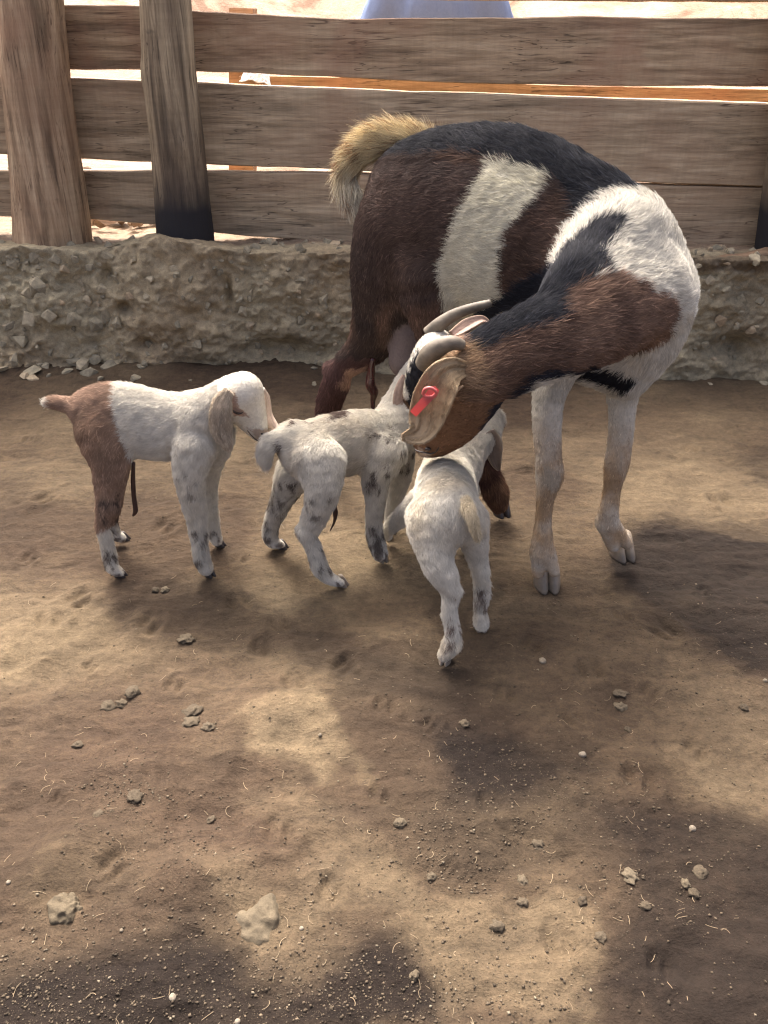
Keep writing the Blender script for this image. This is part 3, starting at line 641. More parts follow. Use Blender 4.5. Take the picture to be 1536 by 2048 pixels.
def hoof(foot, heading, size, mat, parent, split=.5, lift=0.0):
    """cloven hoof: two wedge-shaped toes, sole on the ground at foot, toes pointing to heading (x, y)"""
    h_ = np.array([heading[0], heading[1], 0.]); h_ /= np.linalg.norm(h_); s_ = np.array([-h_[1], h_[0], 0]); V, F = [], []
    for side in (-1, 1):
        base = len(V); c0 = np.array(foot)+s_*side*size*split*.5; NS = 12
        for lv, (z, ln, wd, fw) in enumerate([(0, .62, .30, .18), (.12, .63, .31, .17), (.5, .52, .30, .02), (.85, .42, .27, -.12), (1.1, .3, .2, -.2)]):
            for j in range(NS):
                a = 2*math.pi*j/NS; ca, sa = math.cos(a), math.sin(a); pt = 1-.35*max(ca, 0)
                V.append(c0+h_*size*(fw+ln*ca)+s_*size*(wd*sa*pt-side*.10*max(ca, 0)*wd)+np.array([0, 0, z*size*.9+lift]))
        for lv in range(4):
            for j in range(NS):
                a, b = base+lv*NS+j, base+lv*NS+(j+1) % NS; F.append((a, b, b+NS, a+NS))
        F.append(tuple(base+j for j in range(NS))[::-1]); F.append(tuple(base+4*NS+j for j in range(NS)))
    return obj('hoof', mesh_from('hoof', V, F, mat), parent)

def jit(V, a=5, f=45, seed=0):
    px, py = proj(V); return px+a*fbm(V*f, 2, seed+1)*1.6, py+a*fbm(V*f+7, 2, seed+2)*1.6

def on_skin(V, x, y, lift=0.0):
    a, b = proj(V); near = np.where((a-x)**2+(b-y)**2 < 8**2)[0]
    if not len(near): near = np.array([np.argmin((a-x)**2+(b-y)**2)])
    d = np.linalg.norm(V[near]-EYE, axis=1); p = V[near[np.argmin(d)]]; r = ray(x, y); r = r/np.linalg.norm(r)
    return EYE+r*(d.min()-lift)
# ================================================================== the doe
doe = thing('goat', tuple(G(980, 1060)), 'large brown and white horned mother goat with red ear tag bending over her kids', 'goat')
B = Blend(); B.inset = .012
B.inset = .011
B.chain([(1240, 600, 1.66, 156), (1190, 560, 1.71, 180), (1100, 503, 1.77, 190), (1000, 447, 1.85, 184), (900, 425, 1.92, 162), (835, 400, 1.98, 112)], 'body', .05, flat=.84)
B.chain([(1250, 490, 1.68, 92), (1180, 470, 1.72, 105)], 'body', .05)
B.chain([(1282, 605, 1.62, 92), (1288, 690, 1.60, 66), (1260, 765, 1.59, 40)], 'body', .05, flow=.6)
B.chain([(1150, 700, 1.64, 70), (1230, 735, 1.63, 55)], 'body', .05, flow=-.3)
# neck and head
B.inset = .004
B.chain([(1280, 592, 1.58, 90), (1195, 640, 1.48, 92), (1090, 681, 1.435, 85), (1000, 722, 1.43, 78), (935, 742, 1.44, 66)], 'neck', .03, flow=-1)
B.inset = 0
B.chain([(1238, 485, 1.63, 74), (1200, 520, 1.58, 74), (1165, 575, 1.51, 70)], 'neck', .06, flow=-.6)
B.inset = 0
B.chain([(925, 735, 1.45, 62), (898, 775, 1.46, 56), (876, 835, 1.475, 44), (862, 875, 1.485, 33), (855, 888, 1.49, 27)], 'head', .018, flow=-.8)
B.chain([(955, 790, 1.44, 50), (918, 850, 1.46, 38), (885, 885, 1.48, 25)], 'head', .02, flow=-.8)
B.chain([(876, 682, 1.50, 25), (860, 703, 1.47, 29), (845, 742, 1.47, 31), (832, 795, 1.49, 26)], 'head', .02, flow=-.8)
# hind legs, udder, tail core
B.inset = .005
B.chain([(800, 470, 1.94, 95), (788, 540, 1.94, 90), (772, 620, 1.95, 70), (738, 688, 1.98, 46), (688, 732, 2.0, 28)], 'hind', .03)
B.inset = 0
B.chain([(665, 738, 2.01, 17), (676, 752, 2.0, 26), (660, 800, 2.02, 25), (648, 860, 2.04, 20), (642, 900, 2.05, 21)], 'hind', .012)
B.inset = .006
B.chain([(840, 500, 1.93, 95), (825, 590, 1.93, 62)], 'hind', .04)
B.chain([(880, 560, 1.84, 95), (885, 650, 1.82, 62), (905, 760, 1.84, 38), (940, 830, 1.87, 26)], 'hind2', .03)
B.chain([(940, 830, 1.87, 24), (962, 880, 1.85, 22), (975, 940, 1.84, 24), (990, 985, 1.825, 27), (997, 1010, 1.82, 22)], 'hind2', .012)
B.inset = .002
B.chain([(822, 672, 1.90, 42), (815, 720, 1.89, 40)], 'udder', .02, flow=0)
B.chain([(812, 750, 1.89, 14), (808, 775, 1.89, 8)], 'udder', .012, flow=0)
# front legs
B.inset = .0035
B.chain([(1130, 690, 1.60, 60), (1100, 780, 1.56, 37), (1094, 850, 1.545, 32), (1097, 915, 1.535, 29), (1099, 952, 1.53, 31), (1092, 990, 1.52, 22), (1087, 1035, 1.515, 19), (1085, 1075, 1.51, 23), (1084, 1105, 1.51, 27)], 'fore', .015)
B.chain([(1084, 1105, 1.51, 26), (1075, 1145, 1.505, 16)], 'fore', .008); B.chain([(1092, 1105, 1.51, 22), (1109, 1143, 1.50, 15)], 'fore', .006)
B.chain([(1245, 700, 1.66, 60), (1245, 790, 1.645, 34), (1243, 850, 1.64, 28), (1238, 900, 1.635, 27), (1233, 930, 1.63, 27), (1224, 980, 1.63, 20), (1218, 1020, 1.62, 22), (1214, 1045, 1.62, 25)], 'fore', .015)
B.chain([(1214, 1045, 1.62, 24), (1226, 1092, 1.62, 17)], 'fore', .008); B.chain([(1222, 1045, 1.62, 20), (1254, 1088, 1.625, 15)], 'fore', .006)
V, F = B.build(.0065, cut=lambda D, ax: np.maximum(D, (.026-ax[2])[None, None, :].astype(np.float32))); Nn = normals(V, F); DV = V; names, grp, flow = blend_fields(B, V)
gi = {n: names.index(n) for n in names}
def doe_cols(V, grp, Nn):
    px, py = jit(V, 6, 60, 3); n = len(V)
    vn = fbm(V*14, 3, 70); vn2 = fbm(V*5, 3, 72)
    dk = np.array([.042, .031, .027]); bk = np.array([.013, .014, .018]); br = np.array([.115, .072, .052]); rd = np.array([.27, .175, .12]); wh = np.array([.56, .535, .46]); cr = np.array([.52, .495, .39]); tan = np.array([.36, .24, .13])
    c = np.tile(dk, (n, 1))
    f = np.clip(.35+vn2*1.3+vn*.5, 0, 1)[:, None]; c = c*(1-f*.6)+np.array([.10, .064, .049])*f*.6
    b = np.isin(grp, [gi['body'], gi['hind'], gi['hind2'], gi['fore'], gi['udder']])
    def put(poly, col, m=None):
        s = in_poly(px, py, poly) & (m if m is not None else True); c[s] = col
    mb = grp == gi['body']
    mid_ = in_poly(px, py, [(1015, 470), (1120, 380), (1200, 400), (1130, 500), (1110, 600), (1040, 660), (1000, 600)]) & b; c[mid_] = br*.62*(1+.35*vn[mid_])[:, None]
    ridge = in_poly(px, py, [(850, 240), (1000, 230), (1300, 380), (1290, 420), (1240, 400), (1150, 370), (1060, 310), (980, 305), (880, 300)]) & b; c[ridge] = bk*1.25
    rb = in_poly(px, py, [(870, 290), (960, 315), (985, 330), (940, 335), (880, 310)]) & b; c[rb] = br*.8
    up = b & ((Nn[:, 2] > .75)) & (px < 1230); c[up] = bk*1.2
    put([(985, 322), (1112, 352), (1092, 385), (1060, 410), (1020, 465), (1006, 500), (1006, 570), (1018, 622), (1040, 700), (900, 700), (884, 620), (880, 545), (890, 500), (912, 445), (945, 385), (968, 345)], cr, b)
    put([(1108, 560), (1128, 490), (1160, 452), (1210, 412), (1262, 392), (1460, 400), (1460, 1300), (1000, 1300), (1000, 735), (1160, 735), (1160, 640)], wh, b & (grp != gi['hind2']) & (grp != gi['hind']))
    fo = grp == gi['fore']; t = smooth(800, 940, py)[:, None]*.9*np.clip(.75+fbm(V*22, 3, 91)[:, None]*.9, 0, 1); w = wh*.97*(1-t)+tan*(1+.4*vn[:, None])*t; c[fo & (py > 740)] = w[fo & (py > 740)]
    ftop = fo & (py <= 740); c[ftop] = wh
    kp = fo & in_poly(px, py, [(1085, 935), (1103, 930), (1120, 945), (1118, 975), (1100, 983), (1084, 970)]); c[kp] = np.array([.33, .28, .21])
    hd = (grp == gi['hind']) | (grp == gi['hind2']); 
    s = hd & (py > 600) & (py < 715); q = np.clip((715-py)/60, 0, 1)*np.clip(.3+fbm(V*np.array([30, 30, 6]), 2, 9)*1.6, 0, 1); c[s] = (c*(1-q[:, None]*.6)+np.array([.19, .115, .08])*q[:, None]*.6)[s]
    s = (grp == gi['hind']) & (py > 715); c[s] = np.array([.085, .046, .040]); s2 = s & in_poly(px, py, [(690, 740), (740, 730), (740, 745), (700, 775), (675, 770)]); c[s2] = np.array([.36, .23, .16])
    s = (grp == gi['hind2']) & (py > 800); c[s] = np.array([.05, .022, .018]); q = (np.clip((px-955)/60, 0, 1)*smooth(900, 960, py)*np.clip(.6+fbm(V*40, 2, 6), 0, 1))[:, None]; c[s] = (c*(1-q)+np.array([.24, .135, .07])*q)[s]
    c[grp == gi['udder']] = np.array([.115, .088, .08])
    nk = (grp == gi['neck']) | (grp == gi['head'])
    c[nk] = wh
    c[nk & in_poly(px, py, [(700, 600), (960, 600), (1040, 590), (1110, 560), (1190, 560), (1225, 548), (1265, 560), (1300, 580), (1346, 592), (1352, 630), (1335, 680), (1300, 702), (1240, 722), (1150, 748), (1060, 766), (1010, 812), (960, 880), (900, 960), (700, 960)])] = 0
    z = nk & (c.sum(1) == 0); f = np.clip(.45+vn*.8+.4*fbm(V*np.array([60, 60, 60]), 2, 12), 0, 1)[:, None]; c[z] = (br*(1-f)+rd*f)[z]
    he = (grp == gi['head']) & (py > 800); c[he & z] = (np.array([.145, .085, .05])*(1+.5*vn[:, None])+np.array([.05, .02, .005])*smooth(830, 900, py)[:, None])[he & z]
    put([(1246, 440), (1236, 470), (1200, 515), (1215, 545), (1175, 562), (1110, 590), (1040, 618), (960, 660), (930, 680), (940, 640), (1000, 600), (1060, 560), (1110, 530), (1122, 505), (1160, 468), (1200, 445)], bk*1.3, nk | b)
    tp = nk & (Nn[:, 2]+.12*vn > .62) & (px < 1120) & (px > 925) & (grp == gi['neck']); c[tp] = bk*1.3
    put([(1125, 748), (1180, 733), (1235, 742), (1278, 765), (1260, 785), (1200, 768), (1150, 755)], bk, nk | mb)
    jaw = z & in_poly(px, py, [(1010, 812), (1060, 766), (1150, 748), (1150, 740), (1060, 752), (1000, 795), (930, 900), (960, 880)]); c[jaw] = bk*2
    put([(835, 700), (880, 700), (900, 730), (880, 740), (858, 760), (845, 790), (830, 830), (812, 800), (812, 750)], bk*1.1, grp == gi['head'])
    put([(790, 800), (818, 800), (812, 760), (822, 730), (838, 708), (860, 694), (885, 688), (895, 660), (860, 640), (780, 720)], wh*.95, grp == gi['head'])
    put([(870, 740), (890, 712), (930, 700), (955, 715), (962, 745), (950, 775), (905, 775), (880, 790)], np.array([.30, .20, .12]), nk)
    rr_ = np.hypot(px-928, py-748); m = nk & (rr_ < 62) & (px > 880); w = (np.clip(.5+.5*np.sin(rr_*.42+fbm(V*40, 2, 3)*1.5), 0, 1)*smooth(62, 40, rr_))[:, None]; c[m] = (c*(1-w)+np.array([.36, .25, .15])*w)[m]
    put([(826, 905), (840, 902), (870, 912), (850, 925), (826, 918)], np.array([.42, .32, .24]), grp == gi['head'])
    return c
cols = doe_cols(V, grp, Nn)
obj('body', mesh_from('body', V, F, M_COAT, True, cols), doe)
length = np.full(len(V), .017); length[grp == gi['head']] = .009; length[grp == gi['fore']] = .009; length[grp == gi['udder']] = .004; length[grp == gi['neck']] = .020
px, py = proj(V); length[(Nn[:, 2] > .7) & (grp == gi['body'])] = .030; length[(grp == gi['hind2']) & (py > 930)] = .030; length[(grp == gi['neck']) & (Nn[:, 2] > .6)] = .028
fo = (grp == gi['fore']) & (py < 800); length[fo] = .014
length *= np.clip((V[:, 2]-.01)/.1, .35, 1)
hairs('doe_fur', V, F, Nn, cols, flow, length, 360000, doe, .00046, .34, seed=1, jitter=.25, dark=(.42, 1.45))
# tail with long upright hair
TB = Blend(); TB.chain([(862, 300, 2.02, 17), (818, 283, 2.04, 18), (768, 282, 2.05, 18), (724, 302, 2.05, 15), (698, 342, 2.05, 12), (700, 385, 2.04, 10), (714, 412, 2.03, 7)], 'tail', .02)
Vt, Ft = TB.build(.005); Nt = normals(Vt, Ft); _, _, flt = blend_fields(TB, Vt); px, py = jit(Vt, 6, 60)
ct = np.tile(np.array([.56, .46, .27]), (len(Vt), 1)); t = smooth(290, 380, py)[:, None]; ct = ct*(1-t)+np.array([.52, .47, .36])*t; mk = (fbm(Vt*80, 2, 5) > .22); ct[mk] *= np.array([.42, .3, .25])
t_in = in_poly(px, py, [(715, 340), (745, 330), (740, 370), (720, 390)]); ct[t_in] = (.7, .68, .64)
obj('tail', mesh_from('tail', Vt, Ft, M_COAT, True, ct), doe)
hairs('tail_fur', Vt, Ft, Nt, ct, flt, np.full(len(Vt), .050), 15000, doe, .0006, .6, seed=2, jitter=.25, droop=-.15, keys=5, dark=(.6, 1.35))
# horns
hm = M_HORN
tube([P(850, 728, 1.43), P(860, 709, 1.415), P(880, 694, 1.405), P(904, 686, 1.40), P(926, 691, 1.405)], [.0185, .0185, .0165, .0135, .009], hm, 'horn', doe, 20, 3, .02, 8)
tube([P(858, 668, 1.50), P(878, 650, 1.495), P(908, 630, 1.49), P(945, 616, 1.48), P(982, 606, 1.475)], [.0145, .0135, .011, .009, .0065], hm, 'horn', doe, 20, 5, .02, 8)
# ears
def ear_col(a, b):
    a, b = np.array(a), np.array(b)
    def f(px, py, front, v):
        n = vnoise(np.stack([px*.05, py*.02, front], -1), 8)[:, None]; c = (a*front[:, None]+b*(1-front[:, None]))*(1+.3*n)
        c = c*(1-.35*np.clip(np.sin(v*10+py*.02+1.1*np.sin(py*.03)), 0, 1)**3*front)[:, None]; e = smooth(.86, 1, np.abs(v))[:, None]*.22; return c*(1-e)+np.array([.55, .46, .31])*e  # shade of the fold creases and rim highlight painted into the ear colour
    return f
eo, Ve, Fe, Ne, ce, fe = sheet('ear', [(938, 738, 1.39, 10, .3), (910, 740, 1.372, 25, .2), (886, 757, 1.36, 36, .1), (868, 790, 1.358, 39, 0), (859, 815, 1.36, 37, -.1), (852, 840, 1.36, 34, -.1), (838, 864, 1.353, 24, .2), (808, 872, 1.345, 8, .5)], M_SKIN, doe, .25, .035, 48, 33, .0012, ear_col((.36, .265, .155), (.26, .18, .11)), 1, fold=.08)
hairs('ear_fur', Ve, Fe, Ne, ce, fe, np.full(len(Ve), .008), 26000, doe, .0004, .2, seed=3, dark=(.5, 1.3))
# raised fold of skin round the ear root
MF = plain('ear_fold_skin', (.28, .20, .125), .75, .15, 60, .5, .5)
tube([P(926, 772, 1.365), P(912, 782, 1.358), P(904, 800, 1.355), P(893, 830, 1.355), P(868, 862, 1.352)], [.002, .004, .0035, .003, .002], plain('ear_fold_skin', (.30, .205, .12), .7, .2, 60, .5, .5), 'ear_fold', eo, 10, 3, .1, 6)
# far ear behind the horns
sheet('ear', [(905, 672, 1.50, 10, .4), (935, 652, 1.51, 14, .4), (962, 640, 1.52, 9, .4), (978, 645, 1.52, 3, .4)], M_SKIN, doe, .4, .05, 18, 9, .002, ear_col((.36, .25, .2), (.1, .06, .05)), 2)
# red tag: folded strap with a stud
bm = bmesh.new(); ts = []
a_, b_ = P(874, 776, 1.333), P(826, 828, 1.335); dirv = b_-a_; L_ = np.linalg.norm(dirv); dirv /= L_; bk = EYE-a_; bk /= np.linalg.norm(bk); sd_ = np.cross(dirv, bk); sd_ /= np.linalg.norm(sd_)
nseg = 14; rows_ = []
for i in range(nseg+1):
    t = i/nseg; w = .0085*(1-.15*t) if t > .25 else .0095*math.sin(math.pi*(.2+t*1.2)); z_ = .006*math.sin(t*2.4)
    rows_.append([bm.verts.new(Vector(a_+dirv*L_*t+sd_*w*s_+bk*(z_-.0006*abs(s_)))) for s_ in (-1, 0, 1)])
for i in range(nseg):
    for j in range(2): bm.faces.new((rows_[i][j], rows_[i][j+1], rows_[i+1][j+1], rows_[i+1][j]))
bmesh.ops.solidify(bm, geom=bm.faces[:], thickness=.0022); bmesh.ops.recalc_face_normals(bm, faces=bm.faces)
me = bpy.data.meshes.new('ear_tag'); bm.to_mesh(me); bm.free(); me.materials.append(M_TAG); tg = obj('ear_tag', me, eo); tg['label'] = 'red plastic strap ear tag'
tube([P(846, 788, 1.333), P(850, 778, 1.328), P(862, 776, 1.325), P(872, 784, 1.327), P(866, 792, 1.33), P(852, 792, 1.333), P(846, 788, 1.333)], [.0028]*7, M_TAG, 'tag_loop', eo, 8, 1, 0, 5)
# nostril and mouth
for (x, y, D, r) in ((869, 905, 1.462, .0032),):
    o = lumpy('nostril', (.0065, .004, .004), on_skin(DV, 856, 898), M_EYE, doe, 3, 2, .1)
tube([on_skin(DV, *q, .004) for q in ((828, 898), (838, 903), (850, 905), (862, 907), (872, 903), (878, 894))], [.0008, .0016, .0018, .0018, .0016, .0008], M_EYE, 'mouth', doe, 6, 1, .1, 4)
# hooves
hoof(G(1092, 1168), (.05, -1), .055, M_HOOF, doe); hoof(G(1241, 1108), (.25, -1), .054, M_HOOF, doe)
hoof(G(1002, 1026), (.3, -1), .042, M_HOOFD, doe); hoof(G(648, 925), (.1, -1), .042, M_HOOFD, doe)
# wet strand hanging behind the hind leg
tube([P(746, 715, 1.93), P(742, 745, 1.93), P(741, 768, 1.93), P(748, 785, 1.93), P(746, 805, 1.93), P(748, 850, 1.93)], [.006, .009, .013, .011, .006, .004], M_WET, 'birth_tissue', doe, 12, 6, .2, 5)

# ================================================================== the kids
def kid(label, loc, prims, colf, lenf, nh, vox=.0042, seed=0, rad=.00045, droop=.25, length=.0135, curl=.25):
    global KV
    o = thing('goat_kid', loc, label, 'goat kid', 'newborn kids around their mother')
    Bk = Blend(); Bk.inset = .0040
    for args in prims: Bk.chain(*args[0:2], **args[2])
    V, F = Bk.build(vox, cut=lambda D, ax: np.maximum(D, (.012-ax[2])[None, None, :].astype(np.float32))); Nn = normals(V, F); KV = V; names, grp, flow = blend_fields(Bk, V); gi = {n: names.index(n) for n in names}
    c = colf(V, grp, gi, Nn); obj('body', mesh_from('body', V, F, M_COAT, True, c), o)
    ln = np.full(len(V), length); ln = lenf(V, grp, gi, ln); ln = ln*np.clip((V[:, 2]-.008)/.06, .25, 1)
    hairs('kid_fur', V, F, Nn, c, flow, ln, nh, o, rad, .5, seed=seed, jitter=.28, droop=droop, curl=curl, dark=(.72, 1.12))
    return o
WH = np.array([.61, .58, .50]); CRM = np.array([.60, .52, .40]); MUD = np.array([.075, .055, .045])
def flecks(V, c, px, py, boxes, seed=0, col=MUD):
    """smears of mud and dried fluid in a few places on the coat"""
    n1 = fbm(V*np.array([105, 105, 48])+seed, 4, 200+seed)
    for x0, y0, x1, y1, th in boxes:
        th = th-.09
        m = in_poly(px, py, [(x0, y0), (x1, y0), (x1, y1), (x0, y1)]) & (n1 > th); a = (smooth(th, th+.22, n1)*.7+.2)[:, None]; c[m] = (c*(1-a)+col*a)[m]
    return c
# ---- kid 1: white front, tan rear, facing right
def K(nodes, grp, **kw): return (nodes, grp, kw)
kid1 = [K([(405, 846, 1.63, 66), (330, 853, 1.635, 73), (245, 838, 1.64, 77), (200, 828, 1.645, 60)], 'body', k=.02, flat=.72),
 K([(175, 822, 1.64, 34), (150, 812, 1.64, 20), (118, 806, 1.64, 15), (98, 804, 1.64, 9)], 'tail', k=.012),
 K([(212, 872, 1.61, 62), (220, 925, 1.59, 42), (219, 970, 1.585, 31), (216, 1010, 1.58, 24)], 'hind', k=.015, flat=.7),
 K([(216, 1010, 1.58, 23), (206, 1050, 1.575, 16), (213, 1085, 1.57, 15), (220, 1118, 1.565, 15), (225, 1135, 1.56, 16), (240, 1146, 1.56, 13)], 'hind', k=.008),
 K([(222, 930, 1.70, 36), (222, 1000, 1.70, 24), (222, 1040, 1.70, 15), (230, 1068, 1.70, 15), (244, 1076, 1.70, 12)], 'hind', k=.01),
 K([(392, 890, 1.59, 48), (380, 940, 1.575, 35), (384, 990, 1.57, 27), (393, 1035, 1.57, 22), (398, 1075, 1.565, 18), (403, 1115, 1.56, 18), (412, 1138, 1.56, 18)], 'fore', k=.01),
 K([(415, 900, 1.68, 40), (412, 960, 1.69, 26), (418, 1020, 1.69, 19), (426, 1060, 1.69, 16), (434, 1082, 1.69, 15)], 'fore', k=.01),
 K([(405, 838, 1.62, 56), (432, 815, 1.61, 47), (462, 792, 1.61, 40)], 'neck', k=.015, flow=-1),
 K([(428, 870, 1.62, 42), (440, 900, 1.62, 22), (432, 918, 1.62, 18)], 'neck', k=.015),
 K([(470, 790, 1.61, 43), (487, 783, 1.61, 41)], 'head', k=.012, flow=-1), K([(487, 783, 1.61, 40), (503, 818, 1.61, 31), (515, 848, 1.61, 23), (521, 867, 1.61, 18)], 'head', k=.012, flow=-1, flat=.85),
 K([(478, 820, 1.61, 30), (503, 858, 1.61, 17), (520, 876, 1.61, 9)], 'head', k=.01, flow=-1)]
def c1(V, grp, gi, Nn):
    px, py = jit(V, 4, 70, 5); c = np.tile(WH, (len(V), 1)); n = fbm(V*25, 3, 8)[:, None]
    tn = np.array([.30, .205, .145])*(1+.35*n); m = in_poly(px, py, [(60, 700), (233, 700), (229, 800), (236, 850), (252, 890), (270, 935), (262, 1000), (248, 1035), (196, 1062), (150, 1040), (60, 900)]) & (grp != gi['fore']); c[m] = tn[m]
    m = (grp == gi['tail']) & (px < 104); c[m] = WH*.95
    h = (grp == gi['head']); q = in_poly(px, py, [(450, 790), (470, 785), (482, 815), (495, 830), (480, 835), (455, 825)]) & h; c[q] = (.36, .25, .19)
    q = in_poly(px, py, [(490, 853), (510, 872), (525, 890), (540, 880), (534, 860), (520, 858), (505, 862)]) & h; c[q] = (.40, .32, .25)
    lo = smooth(1100, 1160, py)[:, None]; c = c*(1-lo*.15)
    c = c*(1-.10*np.clip(fbm(V*9, 3, 18), 0, 1)[:, None]*np.array([.6, 1, 1.8]))
    return flecks(V, c, px, py, [(195, 1000, 260, 1165, .10), (350, 900, 400, 1000, .38), (385, 1060, 450, 1160, .2), (200, 980, 250, 1060, .2)], 1)
k1 = kid('white newborn kid with tan brown hindquarters, standing at the left of the group', tuple(G(320, 1130)), kid1, c1, lambda V, g, gi, l: np.where(g == gi['head'], .005, np.where(g == gi['tail'], .016, l)), 150000, seed=11)
K1V = KV
hoof(G(240, 1152), (1, -.25), .023, M_HOOFD, k1); hoof(G(419, 1150), (.7, -.7), .023, M_HOOFD, k1); hoof(G(249, 1080), (1, -.1), .021, M_HOOFD, k1); hoof(G(440, 1092), (.9, -.3), .021, M_HOOFD, k1)
eo, Ve, Fe, Ne, ce, fe = sheet('ear', [(460, 780, 1.565, 7, .2), (447, 800, 1.555, 16, .1), (440, 830, 1.55, 21, 0), (442, 862, 1.55, 20, 0), (452, 886, 1.55, 12, 0), (458, 897, 1.555, 4, 0)], M_SKIN, k1, -.35, .05, 26, 11, .002, ear_col((.44, .37, .28), (.48, .40, .31)), 3)
hairs('kid_ear', Ve, Fe, Ne, ce, fe, np.full(len(Ve), .010), 14000, k1, .0004, .3, seed=14, curl=.2, dark=(.6, 1.4))
sheet('ear', [(527, 780, 1.64, 5, 1.1), (535, 800, 1.66, 9, 1.0), (538, 830, 1.67, 10, .8), (547, 850, 1.67, 9, .3), (559, 860, 1.67, 4, 0)], M_SKIN, k1, -.4, .04, 20, 9, .002, ear_col((.62, .5, .42), (.7, .66, .6)), 4)
tube([on_skin(K1V, *q, .003) for q in ((463, 819), (469, 824), (477, 827), (486, 825))], [.0008, .0024, .0026, .0008], M_EYE, 'eye', k1, 6, 1, .1, 4)
tube([on_skin(K1V, *q, .003) for q in ((494, 860), (503, 871), (513, 880), (520, 883))], [.0006, .0012, .0012, .0006], M_CORD, 'mouth', k1, 6, 1, .1, 4)
lumpy('nostril', (.003, .0015, .0022), on_skin(K1V, 524, 868, .002), M_EYE, k1, 3, 2, .1)
tube([P(267, 925, 1.60), P(266, 960, 1.60), P(268, 995, 1.60), P(271, 1020, 1.60), P(266, 1032, 1.60)], [.004, .005, .005, .0065, .002], M_CORD, 'birth_cord', k1, 8, 2, .2, 4)

# ---- kid 2: off-white with mud flecks, mid group, facing away to the right
kid2 = [K([(615, 897, 1.60, 57), (690, 888, 1.655, 68), (758, 880, 1.70, 62), (775, 882, 1.71, 54)], 'body', k=.02, flat=.8, flow=-1),
 K([(585, 880, 1.59, 38), (612, 905, 1.58, 55)], 'body', k=.02, flow=-1),
 K([(575, 875, 1.58, 22), (545, 885, 1.57, 19), (532, 905, 1.57, 17), (532, 925, 1.57, 10)], 'tail', k=.01),
 K([(640, 925, 1.555, 54), (645, 970, 1.53, 40), (640, 1005, 1.525, 32), (622, 1050, 1.53, 25), (612, 1062, 1.53, 20)], 'hind', k=.015, flat=.8),
 K([(612, 1062, 1.53, 20), (628, 1100, 1.525, 18), (640, 1135, 1.52, 18), (655, 1155, 1.52, 17), (680, 1166, 1.52, 13)], 'hind', k=.008),
 K([(590, 945, 1.64, 40), (568, 990, 1.66, 26), (555, 1020, 1.67, 21), (543, 1050, 1.68, 17), (542, 1080, 1.68, 17), (560, 1092, 1.68, 14)], 'hind', k=.01),
 K([(765, 905, 1.66, 52), (752, 955, 1.64, 32), (751, 1000, 1.63, 22), (748, 1045, 1.63, 18), (750, 1075, 1.63, 18), (760, 1108, 1.62, 19)], 'fore', k=.01),
 K([(795, 905, 1.74, 36), (798, 950, 1.76, 26), (788, 1000, 1.77, 18), (780, 1040, 1.77, 13), (778, 1062, 1.77, 14)], 'fore', k=.01),
 K([(785, 850, 1.73, 46), (808, 800, 1.78, 37), (828, 758, 1.82, 33)], 'neck', k=.015, flow=-1),
 K([(838, 745, 1.83, 34), (856, 722, 1.84, 32), (880, 715, 1.85, 26)], 'head', k=.012, flow=-1)]
def c2(V, grp, gi, Nn):
    px, py = jit(V, 4, 70, 6); c = np.tile(WH*.97, (len(V), 1)); n = np.clip(.5+fbm(V*18, 3, 9)*1.1, 0, 1)[:, None]*((grp == gi['body'])[:, None]*.9+.15)
    c = c*(1-n*.7)+np.array([.42, .37, .29])*n*.7
    n = fbm(V*np.array([30, 30, 120]), 3, 55); m = (n > .22) & in_poly(px, py, [(580, 850), (640, 815), (720, 805), (720, 828), (640, 845), (590, 875)]); c[m] = MUD*1.5
    m = in_poly(px, py, [(556, 885), (563, 880), (562, 925), (556, 925)]); c[m] = MUD
    return flecks(V, c, px, py, [(530, 960, 600, 1100, .12), (730, 920, 780, 985, .14), (790, 900, 830, 950, .2), (730, 1050, 790, 1130, .05), (610, 1090, 710, 1190, .22), (655, 930, 690, 1000, .32), (600, 990, 660, 1040, .32), (740, 850, 790, 900, .32)], 2)
k2 = kid('off white newborn kid streaked with mud, in the middle, head hidden behind the doe', tuple(G(670, 1140)), kid2, c2, lambda V, g, gi, l: np.where(g == gi['head'], .006, np.where(g == gi['tail'], .020, l)), 150000, seed=21)
hoof(G(683, 1170), (1, -.5), .023, M_HOOF, k2); hoof(G(565, 1096), (1, -.4), .021, M_HOOFD, k2); hoof(G(765, 1120), (.4, -1), .023, M_HOOF, k2); hoof(G(781, 1066), (.6, -1), .021, M_HOOFD, k2)
eo, Ve, Fe, Ne, ce, fe = sheet('ear', [(812, 752, 1.755, 8, .5), (803, 780, 1.735, 13, .4), (799, 808, 1.725, 13, .3), (802, 832, 1.72, 10, .2), (808, 845, 1.72, 4, .2)], M_SKIN, k2, -.35, .04, 22, 11, .002, ear_col((.32, .23, .18), (.45, .4, .33)), 5)
hairs('kid_ear', Ve, Fe, Ne, ce, fe, np.full(len(Ve), .004), 2500, k2, .0003, .2, seed=24)
tube([P(668, 1005, 1.60), P(671, 1025, 1.60), P(668, 1045, 1.60), P(660, 1062, 1.60)], [.003, .006, .003, .0012], M_CORD, 'birth_cord', k2, 8, 2, .2, 4)

